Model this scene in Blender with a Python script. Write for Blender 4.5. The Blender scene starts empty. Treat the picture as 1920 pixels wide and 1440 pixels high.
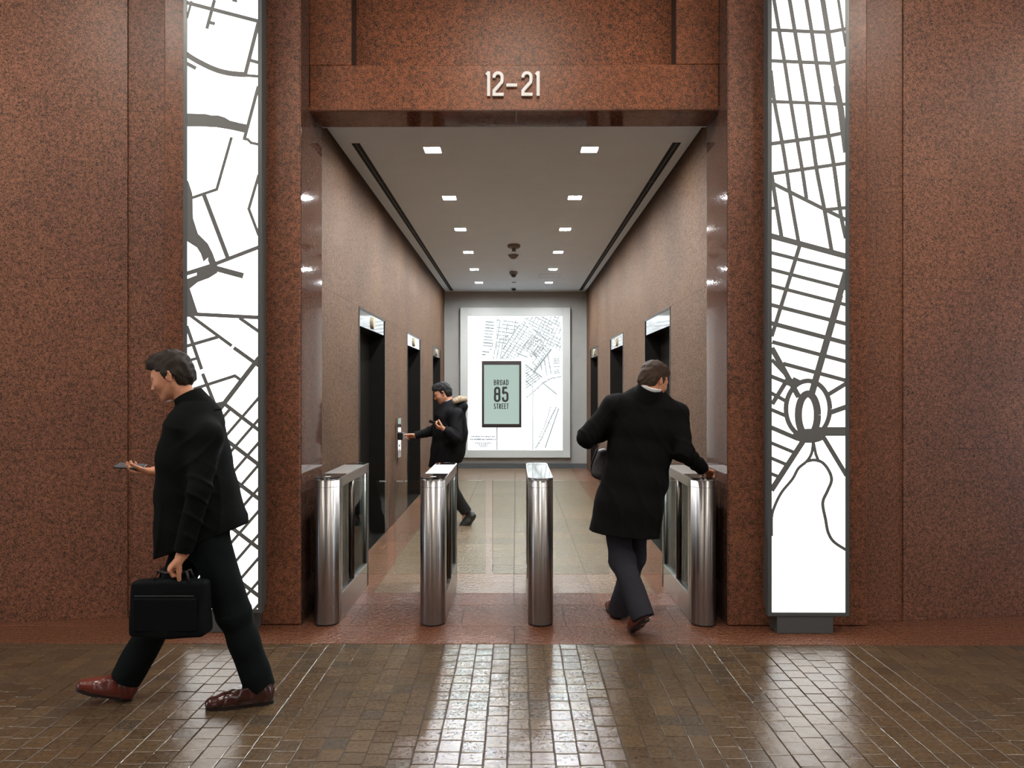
import bpy, math, random
import numpy as np
from mathutils import Vector, Matrix

random.seed(7)
rng = np.random.default_rng(7)
SC = bpy.context.scene
COL = SC.collection
F = 1330.0
YAW = math.radians(0.345)
EYE = 1.6

def PX(px, py, d):
    """world point seen at frame pixel (px, py) at camera depth d"""
    xc = (px - 960) / F * d
    return Vector((-math.sin(YAW) * d + math.cos(YAW) * xc,
                   math.cos(YAW) * d + math.sin(YAW) * xc,
                   EYE + (730 - py) / F * d))

# ------------------------------------------------------------------ materials
def sr(r, g, b):
    f = lambda c: c / 12.92 if c <= 0.04045 else ((c + 0.055) / 1.055) ** 2.4
    return (f(r / 255), f(g / 255), f(b / 255), 1)

class NT:
    def __init__(s, name):
        s.m = bpy.data.materials.new(name)
        s.m.use_nodes = True
        s.t = s.m.node_tree
        s.t.nodes.clear()
        s.out = s.t.nodes.new('ShaderNodeOutputMaterial')
    def n(s, typ, **kw):
        nd = s.t.nodes.new(typ)
        for k, v in kw.items():
            if k in nd.inputs.keys() if not k.startswith('_') else False:
                nd.inputs[k].default_value = v
            else:
                setattr(nd, k.lstrip('_'), v)
        return nd
    def l(s, a, b):
        s.t.links.new(a, b)
    def ramp(s, fac, stops):
        r = s.t.nodes.new('ShaderNodeValToRGB')
        e = r.color_ramp.elements
        while len(e) < len(stops):
            e.new(0.5)
        for i, (p, c) in enumerate(stops):
            e[i].position = p
            e[i].color = c if len(c) == 4 else (*c, 1)
        s.l(fac, r.inputs['Fac'])
        return r.outputs['Color']
    def mix(s, fac, a, b, mode='MIX'):
        m = s.t.nodes.new('ShaderNodeMix')
        m.data_type = 'RGBA'
        m.blend_type = mode
        for sock, v in ((m.inputs[0], fac), (m.inputs[6], a), (m.inputs[7], b)):
            if hasattr(v, 'links'):
                s.l(v, sock)
            else:
                sock.default_value = v
        return m.outputs[2]
    def math(s, op, a, b=None, c=None):
        m = s.t.nodes.new('ShaderNodeMath')
        m.operation = op
        for i, v in enumerate((a, b, c)):
            if v is None:
                continue
            if hasattr(v, 'links'):
                s.l(v, m.inputs[i])
            else:
                m.inputs[i].default_value = v
        return m.outputs[0]
    def pos(s):
        return s.n('ShaderNodeNewGeometry').outputs['Position']
    def obj(s):
        return s.n('ShaderNodeTexCoord').outputs['Object']
    def noise(s, vec, scale, detail=2.0, rough=0.5, dist=0.0):
        nd = s.n('ShaderNodeTexNoise')
        nd.inputs['Scale'].default_value = scale
        nd.inputs['Detail'].default_value = detail
        nd.inputs['Roughness'].default_value = rough
        nd.inputs['Distortion'].default_value = dist
        s.l(vec, nd.inputs['Vector'])
        return nd.outputs['Fac']
    def bump(s, h, strength, dist):
        b = s.n('ShaderNodeBump')
        b.inputs['Strength'].default_value = strength
        b.inputs['Distance'].default_value = dist
        s.l(h, b.inputs['Height'])
        return b.outputs['Normal']
    def principled(s, color, rough=0.5, metal=0.0, normal=None, spec=0.5, coat=0.0, sheen=0.0):
        p = s.n('ShaderNodeBsdfPrincipled')
        for k, v in (('Base Color', color), ('Roughness', rough), ('Metallic', metal)):
            if hasattr(v, 'links'):
                s.l(v, p.inputs[k])
            else:
                p.inputs[k].default_value = v
        p.inputs['Specular IOR Level'].default_value = spec
        p.inputs['Coat Weight'].default_value = coat
        p.inputs['Sheen Weight'].default_value = sheen
        if normal is not None:
            s.l(normal, p.inputs['Normal'])
        s.l(p.outputs[0], s.out.inputs[0])
        return p

def simple(name, col, rough=0.5, metal=0.0, spec=0.5, coat=0.0, noise=0.0, sheen=0.0, nscale=40):
    t = NT(name)
    c = col
    if noise:
        f = t.noise(t.obj(), nscale, 3)
        k = tuple(min(1, x * (1 + noise)) for x in col[:3]) + (1,)
        d = tuple(x * (1 - noise) for x in col[:3]) + (1,)
        c = t.ramp(f, [(0.3, d), (0.7, k)])
    t.principled(c, rough, metal, None, spec, coat, sheen)
    return t.m

def granite(name, dark, mid, light, scale=120, rough=0.2, bump=0.0, seams=None, lo=0.40, spec=0.38, bscale=70):
    t = NT(name)
    p = t.pos()
    a = t.noise(p, scale, 3.0, 0.6, 0.6)
    big = t.noise(p, scale * 0.22, 2.0, 0.6)
    f = t.math('ADD', a, t.math('MULTIPLY', t.math('SUBTRACT', big, 0.5), 0.28))
    c = t.ramp(f, [(lo - 0.04, dark), (lo + 0.015, (0.42 * mid[0], 0.62 * mid[1], 0.62 * mid[2])), (lo + 0.07, mid), (lo + 0.26, light)])
    tone = t.noise(p, 1.3, 2.0)
    c = t.mix(1.0, c, t.ramp(tone, [(0.3, (0.82, 0.82, 0.84)), (0.7, (1.1, 1.06, 1.0))]), 'MULTIPLY')
    if seams:
        axis, pz, ph, off = seams
        sp = t.n('ShaderNodeSeparateXYZ')
        t.l(p, sp.inputs[0])
        m1 = t.math('LESS_THAN', t.math('ABSOLUTE', t.math('SUBTRACT', t.math('FRACT', t.math('DIVIDE', sp.outputs['Z'], pz)), 0.5)), 0.5)
        zz = t.math('ABSOLUTE', t.math('SUBTRACT', t.math('FRACT', t.math('ADD', t.math('DIVIDE', sp.outputs['Z'], pz), 0.5)), 0.5))
        hh = t.math('ABSOLUTE', t.math('SUBTRACT', t.math('FRACT', t.math('ADD', t.math('DIVIDE', t.math('SUBTRACT', sp.outputs[axis], off), ph), 0.5)), 0.5))
        mz = t.math('LESS_THAN', zz, 0.0022 / pz)
        mh = t.math('LESS_THAN', hh, 0.0022 / ph)
        c = t.mix(t.math('MULTIPLY', t.math('MAXIMUM', mz, mh), 0.55), c, (0.03, 0.02, 0.016, 1))
    nrm = None
    if bump:
        nrm = t.bump(t.noise(p, bscale, 4.0, 0.65), bump, 0.01)
    t.principled(c, rough, 0, nrm, spec)
    return t.m

def emit(name, col, strength):
    t = NT(name)
    e = t.n('ShaderNodeEmission')
    e.inputs['Color'].default_value = col
    e.inputs['Strength'].default_value = strength
    t.l(e.outputs[0], t.out.inputs[0])
    return t.m

def glass(name, tint=(0.93, 0.97, 0.95, 1), ior=1.5):
    t = NT(name)
    tr = t.n('ShaderNodeBsdfTransparent')
    tr.inputs[0].default_value = tint
    gl = t.n('ShaderNodeBsdfGlossy')
    gl.inputs['Roughness'].default_value = 0.0
    fr = t.n('ShaderNodeFresnel')
    fr.inputs['IOR'].default_value = ior
    mx = t.n('ShaderNodeMixShader')
    t.l(fr.outputs[0], mx.inputs[0])
    t.l(tr.outputs[0], mx.inputs[1])
    t.l(gl.outputs[0], mx.inputs[2])
    t.l(mx.outputs[0], t.out.inputs[0])
    return t.m

def tile_mat():
    t = NT('quarry_tile')
    g = t.n('ShaderNodeNewGeometry')
    c = t.ramp(g.outputs['Random Per Island'], [(0.0, (0.080, 0.053, 0.031)), (0.25, (0.096, 0.063, 0.037)), (0.5, (0.102, 0.070, 0.041)),
                                              (0.75, (0.112, 0.075, 0.042)), (0.92, (0.088, 0.063, 0.041)), (1.0, (0.074, 0.056, 0.039))])
    p = g.outputs['Position']
    n1 = t.noise(p, 55, 4, 0.6, 0.5)
    c = t.mix(1.0, c, t.ramp(n1, [(0.3, (0.75, 0.75, 0.75)), (0.7, (1.2, 1.17, 1.12))]), 'MULTIPLY')
    n2 = t.noise(p, 160, 3, 0.6)
    n3 = t.noise(p, 16, 2, 0.5)
    h = t.math('ADD', t.math('MULTIPLY', n2, 0.5), t.math('MULTIPLY', n3, 1.3))
    rg = t.ramp(n1, [(0.3, (0.13, 0.13, 0.13)), (0.7, (0.23, 0.23, 0.23))])
    t.principled(c, rg, 0, t.bump(h, 0.38, 0.004), 0.7)
    return t.m

def slab_mat(name, a, b, dk, rough=0.3, bs=0.5):
    t = NT(name)
    g = t.n('ShaderNodeNewGeometry')
    p = g.outputs['Position']
    n1 = t.noise(p, 110, 4, 0.65, 0.4)
    c = t.ramp(n1, [(0.36, dk), (0.46, a), (0.66, b)])
    c = t.mix(1.0, c, t.ramp(g.outputs['Random Per Island'], [(0, (0.9, 0.9, 0.9)), (1, (1.08, 1.07, 1.06))]), 'MULTIPLY')
    h = t.noise(p, 34, 4, 0.6, 0.3)
    t.principled(c, rough, 0, t.bump(h, bs, 0.022), 0.5)
    return t.m

def steel(name, base=(0.62, 0.6, 0.58, 1), rough=0.22, sx=2, sz=900, aniso=0):
    t = NT(name)
    mp = t.n('ShaderNodeMapping')
    t.l(t.obj(), mp.inputs[0])
    mp.inputs['Scale'].default_value = (sx, sx, sz)
    f = t.noise(mp.outputs[0], 1.0, 2)
    c = t.ramp(f, [(0.3, tuple(0.85 * x for x in base[:3])), (0.7, base)])
    p = t.principled(c, rough, 1.0)
    if aniso:
        tg = t.n('ShaderNodeTangent')
        tg.direction_type = 'RADIAL'
        tg.axis = 'Z'
        p.inputs['Anisotropic'].default_value = 0.96
        p.inputs['Anisotropic Rotation'].default_value = aniso
        t.l(tg.outputs[0], p.inputs['Tangent'])
    return t.m

def cloth(name, col, rough=0.95, var=0.25, sheen=0.0, wscale=260):
    t = NT(name)
    p = t.obj()
    f = t.noise(p, wscale, 2)
    c = t.ramp(f, [(0.3, tuple(x * (1 - var) for x in col[:3])), (0.7, tuple(x * (1 + var) for x in col[:3]))])
    h = t.noise(p, 600, 2)
    t.principled(c, rough, 0, t.bump(h, 0.25, 0.002), 0.12, 0, sheen)
    return t.m

def skin_mat(name, col):
    t = NT(name)
    p = t.obj()
    f = t.noise(p, 28, 4, 0.6)
    c = t.ramp(f, [(0.3, tuple(x * y for x, y in zip(col, (0.9, 0.8, 0.78)))), (0.7, tuple(min(1, x * 1.08) for x in col[:3]))])
    pr = t.principled(c, 0.48, 0, t.bump(t.noise(p, 420, 3), 0.15, 0.001), 0.25)
    pr.inputs['Subsurface Weight'].default_value = 0.12
    pr.inputs['Subsurface Radius'].default_value = (0.012, 0.005, 0.003)
    return t.m

def hair_mat(name, a, b):
    t = NT(name)
    mp = t.n('ShaderNodeMapping')
    t.l(t.obj(), mp.inputs[0])
    mp.inputs['Scale'].default_value = (70, 160, 60)
    mp.inputs['Rotation'].default_value = (0.5, 0.3, 0.4)
    f = t.noise(mp.outputs[0], 2.2, 4, 0.6, 1.2)
    c = t.ramp(f, [(0.3, a), (0.7, b)])
    t.principled(c, 0.55, 0, t.bump(f, 1.0, 0.012), 0.3)
    return t.m

M = {}
RD, RM, RL = (0.014, 0.013, 0.011), (0.30, 0.112, 0.062), (0.43, 0.18, 0.105)
M['pier'] = granite('polished_red_granite', RD, RM, RL, 185, 0.4, lo=0.455)
M['header'] = granite('red_granite_header', RD, (0.35, 0.108, 0.043), (0.48, 0.18, 0.082), 185, 0.42, lo=0.46, seams=('X', 1.192, 50.0, 23.1))
M['hall'] = granite('red_granite_hall', RD, (0.30, 0.122, 0.074), (0.42, 0.195, 0.13), 205, 0.45, lo=0.455, seams=('X', 1.185, 50.0, 11.0))
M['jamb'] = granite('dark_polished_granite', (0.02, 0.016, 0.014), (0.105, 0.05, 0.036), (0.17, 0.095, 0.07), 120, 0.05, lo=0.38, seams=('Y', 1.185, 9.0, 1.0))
M['lobby'] = granite('flamed_tan_granite', (0.030, 0.017, 0.010), (0.108, 0.061, 0.036), (0.18, 0.111, 0.073), 125, 0.6, spec=0.12, bump=0.75, lo=0.36,
                     seams=('Y', 1.185, 2.92, 8.68), bscale=60)
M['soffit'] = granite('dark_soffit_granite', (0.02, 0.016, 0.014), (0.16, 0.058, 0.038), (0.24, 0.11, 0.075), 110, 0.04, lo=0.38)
M['tile'] = tile_mat()
M['grout'] = simple('dark_grout', (0.03, 0.026, 0.02, 1), 0.6, noise=0.3)
M['slab_red'] = slab_mat('flamed_red_floor_granite', (0.155, 0.058, 0.028), (0.24, 0.10, 0.055), (0.022, 0.014, 0.01), 0.22, 1.0)
M['slab_tan'] = slab_mat('honed_tan_floor_granite', (0.195, 0.128, 0.080), (0.27, 0.195, 0.132), (0.09, 0.062, 0.04), 0.2, 0.45)
M['slab_rose'] = slab_mat('honed_rose_floor_granite', (0.175, 0.080, 0.046), (0.25, 0.13, 0.085), (0.06, 0.032, 0.021), 0.22, 0.4)
M['ceil'] = simple('painted_ceiling', (0.72, 0.84, 0.95, 1), 0.7, noise=0.02, nscale=3)
M['endwall'] = simple('grey_painted_wall', (0.33, 0.325, 0.305, 1), 0.6, noise=0.03, nscale=5)
M['black'] = simple('black_metal', (0.012, 0.012, 0.013, 1), 0.35)
M['gap'] = simple('dark_shadow_gap', (0.02, 0.018, 0.016, 1), 0.6)
M['recess_shade'] = simple('recess_shade_stone', (0.035, 0.018, 0.011, 1), 0.5, noise=0.3)  # shade of the header recess put into the colour
M['slot'] = simple('black_slot', (0.006, 0.006, 0.006, 1), 0.7, 0, 0.2)
M['bronze'] = simple('dark_bronze', (0.022, 0.0195, 0.017, 1), 0.3, 0.5, noise=0.1)
M['post'] = simple('brown_anodised_metal', (0.10, 0.085, 0.073, 1), 0.3, 0.9)
M['mirror'] = simple('mirror_steel', (0.78, 0.78, 0.78, 1), 0.06, 1.0)
M['steel'] = steel('brushed_steel', (0.47, 0.455, 0.44, 1), 0.37, aniso=0.25)
M['steel_plate'] = steel('satin_steel_plate', (0.80, 0.79, 0.77, 1), 0.33)
M['blackglass'] = simple('black_glass', (0.012, 0.011, 0.012, 1), 0.03, 0, 0.8)
M['glass'] = glass('clear_glass')
M['sideglass'] = glass('tinted_side_glass', (0.88, 0.93, 0.90, 1), 1.3)
M['frame'] = simple('grey_painted_metal', (0.10, 0.112, 0.115, 1), 0.38, 0.1, noise=0.03)
M['mapline'] = simple('grey_map_strip', (0.15, 0.157, 0.155, 1), 0.5)
M['lit'] = emit('lit_white_diffuser', (1.0, 0.985, 0.955, 1), 2.9)
M['lamp'] = emit('lamp_lens', (0.95, 0.98, 1.0, 1), 850)
M['hallfill'] = emit('hall_fill_lens', (1.0, 0.90, 0.79, 1), 42)  # glow of the added hall fill lights
M['mapframe'] = simple('pale_grey_frame', (0.50, 0.52, 0.50, 1), 0.4)
M['maplit'] = emit('lit_relief_panel', (0.92, 0.98, 1.0, 1), 1.3)
M['relief'] = simple('grey_relief', (0.24, 0.27, 0.28, 1), 0.6)
M['signlit'] = emit('lit_green_glass', (0.72, 0.92, 0.82, 1), 0.62)
M['brownmetal'] = simple('dark_brown_metal', (0.022, 0.014, 0.012, 1), 0.35)
M['text'] = simple('black_lettering', (0.012, 0.014, 0.014, 1), 0.5)
M['white'] = simple('white_letter', (0.86, 0.86, 0.85, 1), 0.4)
M['cream'] = simple('cream_lens', (0.55, 0.47, 0.33, 1), 0.4)
M['taupe'] = simple('taupe_plastic', (0.21, 0.17, 0.14, 1), 0.5)
M['greyplastic'] = simple('grey_plastic', (0.22, 0.22, 0.21, 1), 0.5)
M['whiteplastic'] = simple('white_plastic', (0.75, 0.75, 0.74, 1), 0.4)
M['icon'] = simple('pale_icon', (0.5, 0.5, 0.5, 1), 0.4)
# people
M['skin1'] = skin_mat('skin_pale', (0.66, 0.33, 0.20, 1))
M['skin2'] = skin_mat('skin_ruddy', (0.66, 0.32, 0.19, 1))
M['skin3'] = skin_mat('skin_warm', (0.66, 0.34, 0.215, 1))
M['hair1'] = hair_mat('dark_brown_hair', (0.014, 0.010, 0.007), (0.055, 0.038, 0.024))
M['hair2'] = hair_mat('brown_hair', (0.030, 0.017, 0.011), (0.11, 0.062, 0.038))
M['hair3'] = hair_mat('black_hair', (0.004, 0.004, 0.004), (0.014, 0.013, 0.012))
M['coat1'] = cloth('black_green_wool', (0.0042, 0.0056, 0.0052, 1))
M['trousers1'] = cloth('dark_teal_wool', (0.0065, 0.0095, 0.0098, 1))
M['coat2'] = cloth('black_wool', (0.0062, 0.0060, 0.0060, 1))
M['trousers2'] = cloth('charcoal_blue_wool', (0.034, 0.034, 0.043, 1))
M['coat3'] = cloth('black_nylon', (0.0075, 0.0075, 0.0085, 1), 0.8)
M['trousers3'] = cloth('dark_grey_cotton', (0.02, 0.02, 0.022, 1))
M['shirt_white'] = cloth('white_shirt', (0.72, 0.72, 0.72, 1), 0.8, 0.03)
M['shirt_blue'] = cloth('blue_shirt', (0.30, 0.42, 0.55, 1), 0.8, 0.05)
M['oxblood'] = simple('oxblood_leather', (0.05, 0.014, 0.011, 1), 0.2, 0, 0.6, 0.4, noise=0.35, nscale=18)
M['redleather'] = simple('red_brown_leather', (0.14, 0.026, 0.016, 1), 0.28, 0, 0.5, 0.3, noise=0.3, nscale=18)
M['blackleather'] = simple('black_leather', (0.012, 0.012, 0.013, 1), 0.4, noise=0.2)
M['sole'] = simple('black_sole', (0.015, 0.011, 0.01, 1), 0.5)
M['sock'] = cloth('red_striped_sock', (0.25, 0.02, 0.015, 1))
M['sock_dark'] = cloth('dark_sock', (0.012, 0.012, 0.014, 1))
M['bag'] = cloth('black_nylon_bag', (0.0042, 0.0055, 0.0066, 1), 0.75)
M['greybag'] = simple('grey_leather', (0.045, 0.042, 0.043, 1), 0.45, noise=0.15)
M['phone'] = simple('dark_phone', (0.03, 0.032, 0.035, 1), 0.12, 0, 0.7)
M['phonescreen'] = simple('phone_screen_glass', (0.10, 0.115, 0.125, 1), 0.05, 0, 0.8)
M['eye'] = simple('eye_white', (0.7, 0.68, 0.65, 1), 0.2)
M['fur'] = cloth('beige_fur', (0.36, 0.27, 0.17, 1), 0.95, 0.5, 0.5, 120)

# ------------------------------------------------------------------ mesh helpers
class MB:
    def __init__(s):
        s.v, s.f, s.sm = [], [], []
    def add(s, verts, faces, smooth=False):
        o = len(s.v)
        s.v += [tuple(v) for v in verts]
        s.f += [tuple(i + o for i in f) for f in faces]
        s.sm += [smooth] * len(faces)
        return s
    def box(s, x0, x1, y0, y1, z0, z1):
        v = [(x, y, z) for z in (z0, z1) for y in (y0, y1) for x in (x0, x1)]
        return s.add(v, [(0, 2, 3, 1), (4, 5, 7, 6), (0, 1, 5, 4), (2, 6, 7, 3), (0, 4, 6, 2), (1, 3, 7, 5)])
    def bbox(s, x0, x1, y0, y1, z0, z1, b):
        """box with chamfered edges"""
        lo, hi = (x0, y0, z0), (x1, y1, z1)
        vs, idx = [], {}
        for cx in (0, 1):
            for cy in (0, 1):
                for cz in (0, 1):
                    c = (cx, cy, cz)
                    base = [hi[i] if c[i] else lo[i] for i in range(3)]
                    for a in range(3):
                        q = list(base)
                        for i in range(3):
                            if i != a:
                                q[i] += -b if c[i] else b
                        idx[(c, a)] = len(vs)
                        vs.append(q)
        fs = []
        for a in range(3):
            o = [i for i in range(3) if i != a]
            for sd in (0, 1):
                ring = []
                for u, w in ((0, 0), (1, 0), (1, 1), (0, 1)):
                    c = [0, 0, 0]
                    c[a] = sd; c[o[0]] = u; c[o[1]] = w
                    ring.append(idx[(tuple(c), a)])
                flip = (sd == 0) ^ (a == 1)
                fs.append(tuple(ring[::-1] if flip else ring))
        for a in range(3):
            o = [i for i in range(3) if i != a]
            for u in (0, 1):
                for w in (0, 1):
                    c0, c1 = [0] * 3, [0] * 3
                    c0[o[0]] = c1[o[0]] = u
                    c0[o[1]] = c1[o[1]] = w
                    c0[a], c1[a] = 0, 1
                    c0, c1 = tuple(c0), tuple(c1)
                    fs.append((idx[(c0, o[0])], idx[(c1, o[0])], idx[(c1, o[1])], idx[(c0, o[1])]))
        for c in [(x, y, z) for x in (0, 1) for y in (0, 1) for z in (0, 1)]:
            fs.append((idx[(c, 0)], idx[(c, 1)], idx[(c, 2)]))
        return s.add(vs, fs)
    def prism(s, poly, fn, a, b, smooth=False):
        """poly: 2D outline; fn(u, w, t) -> 3D; extruded from t=a to t=b"""
        n = len(poly)
        v = [fn(u, w, a) for u, w in poly] + [fn(u, w, b) for u, w in poly]
        s.add(v, [tuple(range(n))[::-1], tuple(range(n, 2 * n))])
        o = len(s.v) - 2 * n
        fs = [(i, (i + 1) % n, n + (i + 1) % n, n + i) for i in range(n)]
        s.f += [tuple(i + o for i in f) for f in fs]
        s.sm += [smooth] * n
        return s
    def lathe(s, prof, c=(0, 0, 0), n=40, smooth=True):
        v, f = [], []
        for r, z in prof:
            for k in range(n):
                a = 2 * math.pi * k / n
                v.append((c[0] + r * math.cos(a), c[1] + r * math.sin(a), c[2] + z))
        for i in range(len(prof) - 1):
            for k in range(n):
                f.append((i * n + k, i * n + (k + 1) % n, (i + 1) * n + (k + 1) % n, (i + 1) * n + k))
        f.append(tuple(range(n))[::-1])
        f.append(tuple((len(prof) - 1) * n + k for k in range(n)))
        return s.add(v, f, smooth)
    def tube(s, pts, r, n=8, closed=False):
        pts = [Vector(p) for p in pts]
        v, f = [], []
        m = len(pts)
        rr = r if isinstance(r, (list, tuple)) else [r] * m
        up = Vector((0, 0, 1))
        for i, p in enumerate(pts):
            d = (pts[min(i + 1, m - 1)] - pts[max(i - 1, 0)]).normalized()
            a = d.cross(up if abs(d.z) < 0.9 else Vector((1, 0, 0))).normalized()
            b = d.cross(a)
            for k in range(n):
                t = 2 * math.pi * k / n
                v.append(p + rr[i] * (math.cos(t) * a + math.sin(t) * b))
        for i in range(m - 1):
            for k in range(n):
                f.append((i * n + k, i * n + (k + 1) % n, (i + 1) * n + (k + 1) % n, (i + 1) * n + k))
        f.append(tuple(range(n))[::-1])
        f.append(tuple((m - 1) * n + k for k in range(n)))
        return s.add(v, f, True)

def root_loc(p):
    while p is not None and p.parent is not None:
        p = p.parent
    return Vector(p.location) if p is not None else Vector((0, 0, 0))

def mkmesh(name, v, f, smooth=None, mat=None):
    me = bpy.data.meshes.new(name)
    me.from_pydata(v, [], f)
    if smooth is not None:
        me.polygons.foreach_set('use_smooth', smooth)
    if mat:
        me.materials.append(mat)
    me.update()
    return me

def obj(name, mb, mat, parent=None, label=None):
    off = root_loc(parent)
    v = [(a[0] - off.x, a[1] - off.y, a[2] - off.z) for a in mb.v]
    o = bpy.data.objects.new(name, mkmesh(name, v, mb.f, mb.sm, M[mat] if isinstance(mat, str) else mat))
    COL.objects.link(o)
    if parent is not None:
        o.parent = parent
    if label:
        o['label'] = label
    return o

def tag(o, label, cat, group=None):
    o['label'] = label
    o['category'] = cat
    if group:
        o['group'] = group
    return o

def thing(name, label, cat, loc=(0, 0, 0), group=None):
    o = bpy.data.objects.new(name, None)
    COL.objects.link(o)
    o.location = loc
    o.empty_display_size = 0.1
    return tag(o, label, cat, group)

def struct(name, mb=None, mat=None, parent=None):
    if mb is None:
        o = bpy.data.objects.new(name, None)
        COL.objects.link(o)
    else:
        o = obj(name, mb, mat, parent)
    if parent is None:
        o['kind'] = 'structure'
    return o

def dup(root, loc, label):
    r = root.copy()
    COL.objects.link(r)
    r.location = loc
    r['label'] = label
    for ch in list(root.children):
        c = ch.copy()
        COL.objects.link(c)
        c.parent = r
        for g in ch.children:
            d = g.copy()
            COL.objects.link(d)
            d.parent = c
    return r

# 2D clipping and ribbons
def clip_poly(poly, x0, x1, y0, y1):
    def cut(p, inside, inter):
        out = []
        for i in range(len(p)):
            a, b = p[i], p[(i + 1) % len(p)]
            ia, ib = inside(a), inside(b)
            if ia:
                out.append(a)
            if ia != ib:
                out.append(inter(a, b))
        return out
    def ix(x):
        return lambda a, b: (x, a[1] + (b[1] - a[1]) * (x - a[0]) / (b[0] - a[0]))
    def iy(y):
        return lambda a, b: (a[0] + (b[0] - a[0]) * (y - a[1]) / (b[1] - a[1]), y)
    p = poly
    for ins, it in ((lambda a: a[0] >= x0, ix(x0)), (lambda a: a[0] <= x1, ix(x1)), (lambda a: a[1] >= y0, iy(y0)), (lambda a: a[1] <= y1, iy(y1))):
        if len(p) < 3:
            return []
        p = cut(p, ins, it)
    return p if len(p) >= 3 else []

def ribbon(pts, w, ext=True):
    """convex pieces covering a polyline of width w"""
    out = []
    n = len(pts)
    for i in range(n - 1):
        (ax, ay), (bx, by) = pts[i], pts[i + 1]
        L = math.hypot(bx - ax, by - ay)
        if L < 1e-9:
            continue
        dx, dy = (bx - ax) / L, (by - ay) / L
        e0 = 0.35 * w if (ext and i > 0) else 0
        e1 = 0.35 * w if (ext and i < n - 2) else 0
        ax -= dx * e0; ay -= dy * e0; bx += dx * e1; by += dy * e1
        nx, ny = -dy * w / 2, dx * w / 2
        out.append([(ax + nx, ay + ny), (bx + nx, by + ny), (bx - nx, by - ny), (ax - nx, ay - ny)])
    return out

def smooth(pts, n=4):
    out = []
    P = [pts[0]] + list(pts) + [pts[-1]]
    for i in range(1, len(P) - 2):
        a, b, c, d = P[i - 1:i + 3]
        for k in range(n):
            t = k / n
            out.append(tuple(.5 * (2 * b[j] + (c[j] - a[j]) * t + (2 * a[j] - 5 * b[j] + 4 * c[j] - d[j]) * t * t + (3 * b[j] - a[j] - 3 * c[j] + d[j]) * t ** 3) for j in (0, 1)))
    return out + [pts[-1]]

def stroke(pts, w, closed=False):
    """one mitred outline strip: list of quads sharing mitred edges"""
    q = []
    for p in pts:
        if not q or math.hypot(p[0] - q[-1][0], p[1] - q[-1][1]) > 1e-5:
            q.append(p)
    pts = q
    n = len(pts)
    L, R = [], []
    for i in range(n):
        p = pts[i]
        a = pts[(i - 1) % n] if (closed or i > 0) else None
        b = pts[(i + 1) % n] if (closed or i < n - 1) else None
        def nrm(u, v):
            d = math.hypot(v[0] - u[0], v[1] - u[1])
            return (-(v[1] - u[1]) / d, (v[0] - u[0]) / d)
        n1 = nrm(a, p) if a else nrm(p, b)
        n2 = nrm(p, b) if b else n1
        m = (n1[0] + n2[0], n1[1] + n2[1])
        k = math.hypot(*m)
        m = (m[0] / k, m[1] / k)
        s = w / 2 / max(0.45, m[0] * n1[0] + m[1] * n1[1])
        L.append((p[0] + m[0] * s, p[1] + m[1] * s))
        R.append((p[0] - m[0] * s, p[1] - m[1] * s))
    out = []
    for i in range(n if closed else n - 1):
        j = (i + 1) % n
        out.append([L[i], L[j], R[j], R[i]])
    return out

# ------------------------------------------------------------------ the hall and lobby shell
CE = 3.58                       # lobby ceiling height
XL, XR = -1.46, 1.427           # lobby walls
YP, YH, YS, YE = 4.80, 5.0, 5.32, 14.38    # pier face, header face, soffit end, end wall
ZT = 4.9                        # hall ceiling
DOORS = [(6.57, 7.88), (9.47, 10.79), (12.38, 13.62)]

def wall_with_doors(sgn, x):
    mb = MB()
    x0, x1 = (x - 0.35, x) if sgn < 0 else (x, x + 0.35)
    ys = [YS] + [v for d in DOORS for v in d] + [YE]
    for i in range(0, len(ys), 2):
        mb.box(x0, x1, ys[i], ys[i + 1], 0, CE + 0.06)
    for a, b in DOORS:
        mb.box(x0, x1, a, b, 2.367, CE + 0.06)
    return mb
struct('wall_left', wall_with_doors(-1, XL), 'lobby')
struct('wall_right', wall_with_doors(1, XR), 'lobby')
struct('wall_back', MB().box(XL - 0.3, XR + 0.3, YE, YE + 0.2, 0, CE + 0.2), 'endwall')
struct('wall_back_shade', MB().box(XL, XR, YE - 0.012, YE, 0, 0.10), 'frame')  # dark strip paints the shadow along the foot of the end wall
# jambs: polished returns between hall face and lobby
struct('wall_jamb_left', MB().box(XL - 0.0035, XL, YP + 0.012, YS, 0, ZT), 'jamb')
struct('wall_jamb_right', MB().box(XR, XR + 0.0035, YP + 0.012, YS, 0, ZT), 'jamb')
# piers with bevelled inner arris
PLX, PRX = PX(305, 730, 4.80).x, PX(1625, 730, 4.80).x
struct('wall_pier_left', MB().bbox(PLX, XL - 0.004, YP, YP + 0.5, 0, ZT, 0.010), 'pier')
struct('wall_pier_right', MB().bbox(XR + 0.004, PRX, YP, YP + 0.5, 0, ZT, 0.010), 'pier')
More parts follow.
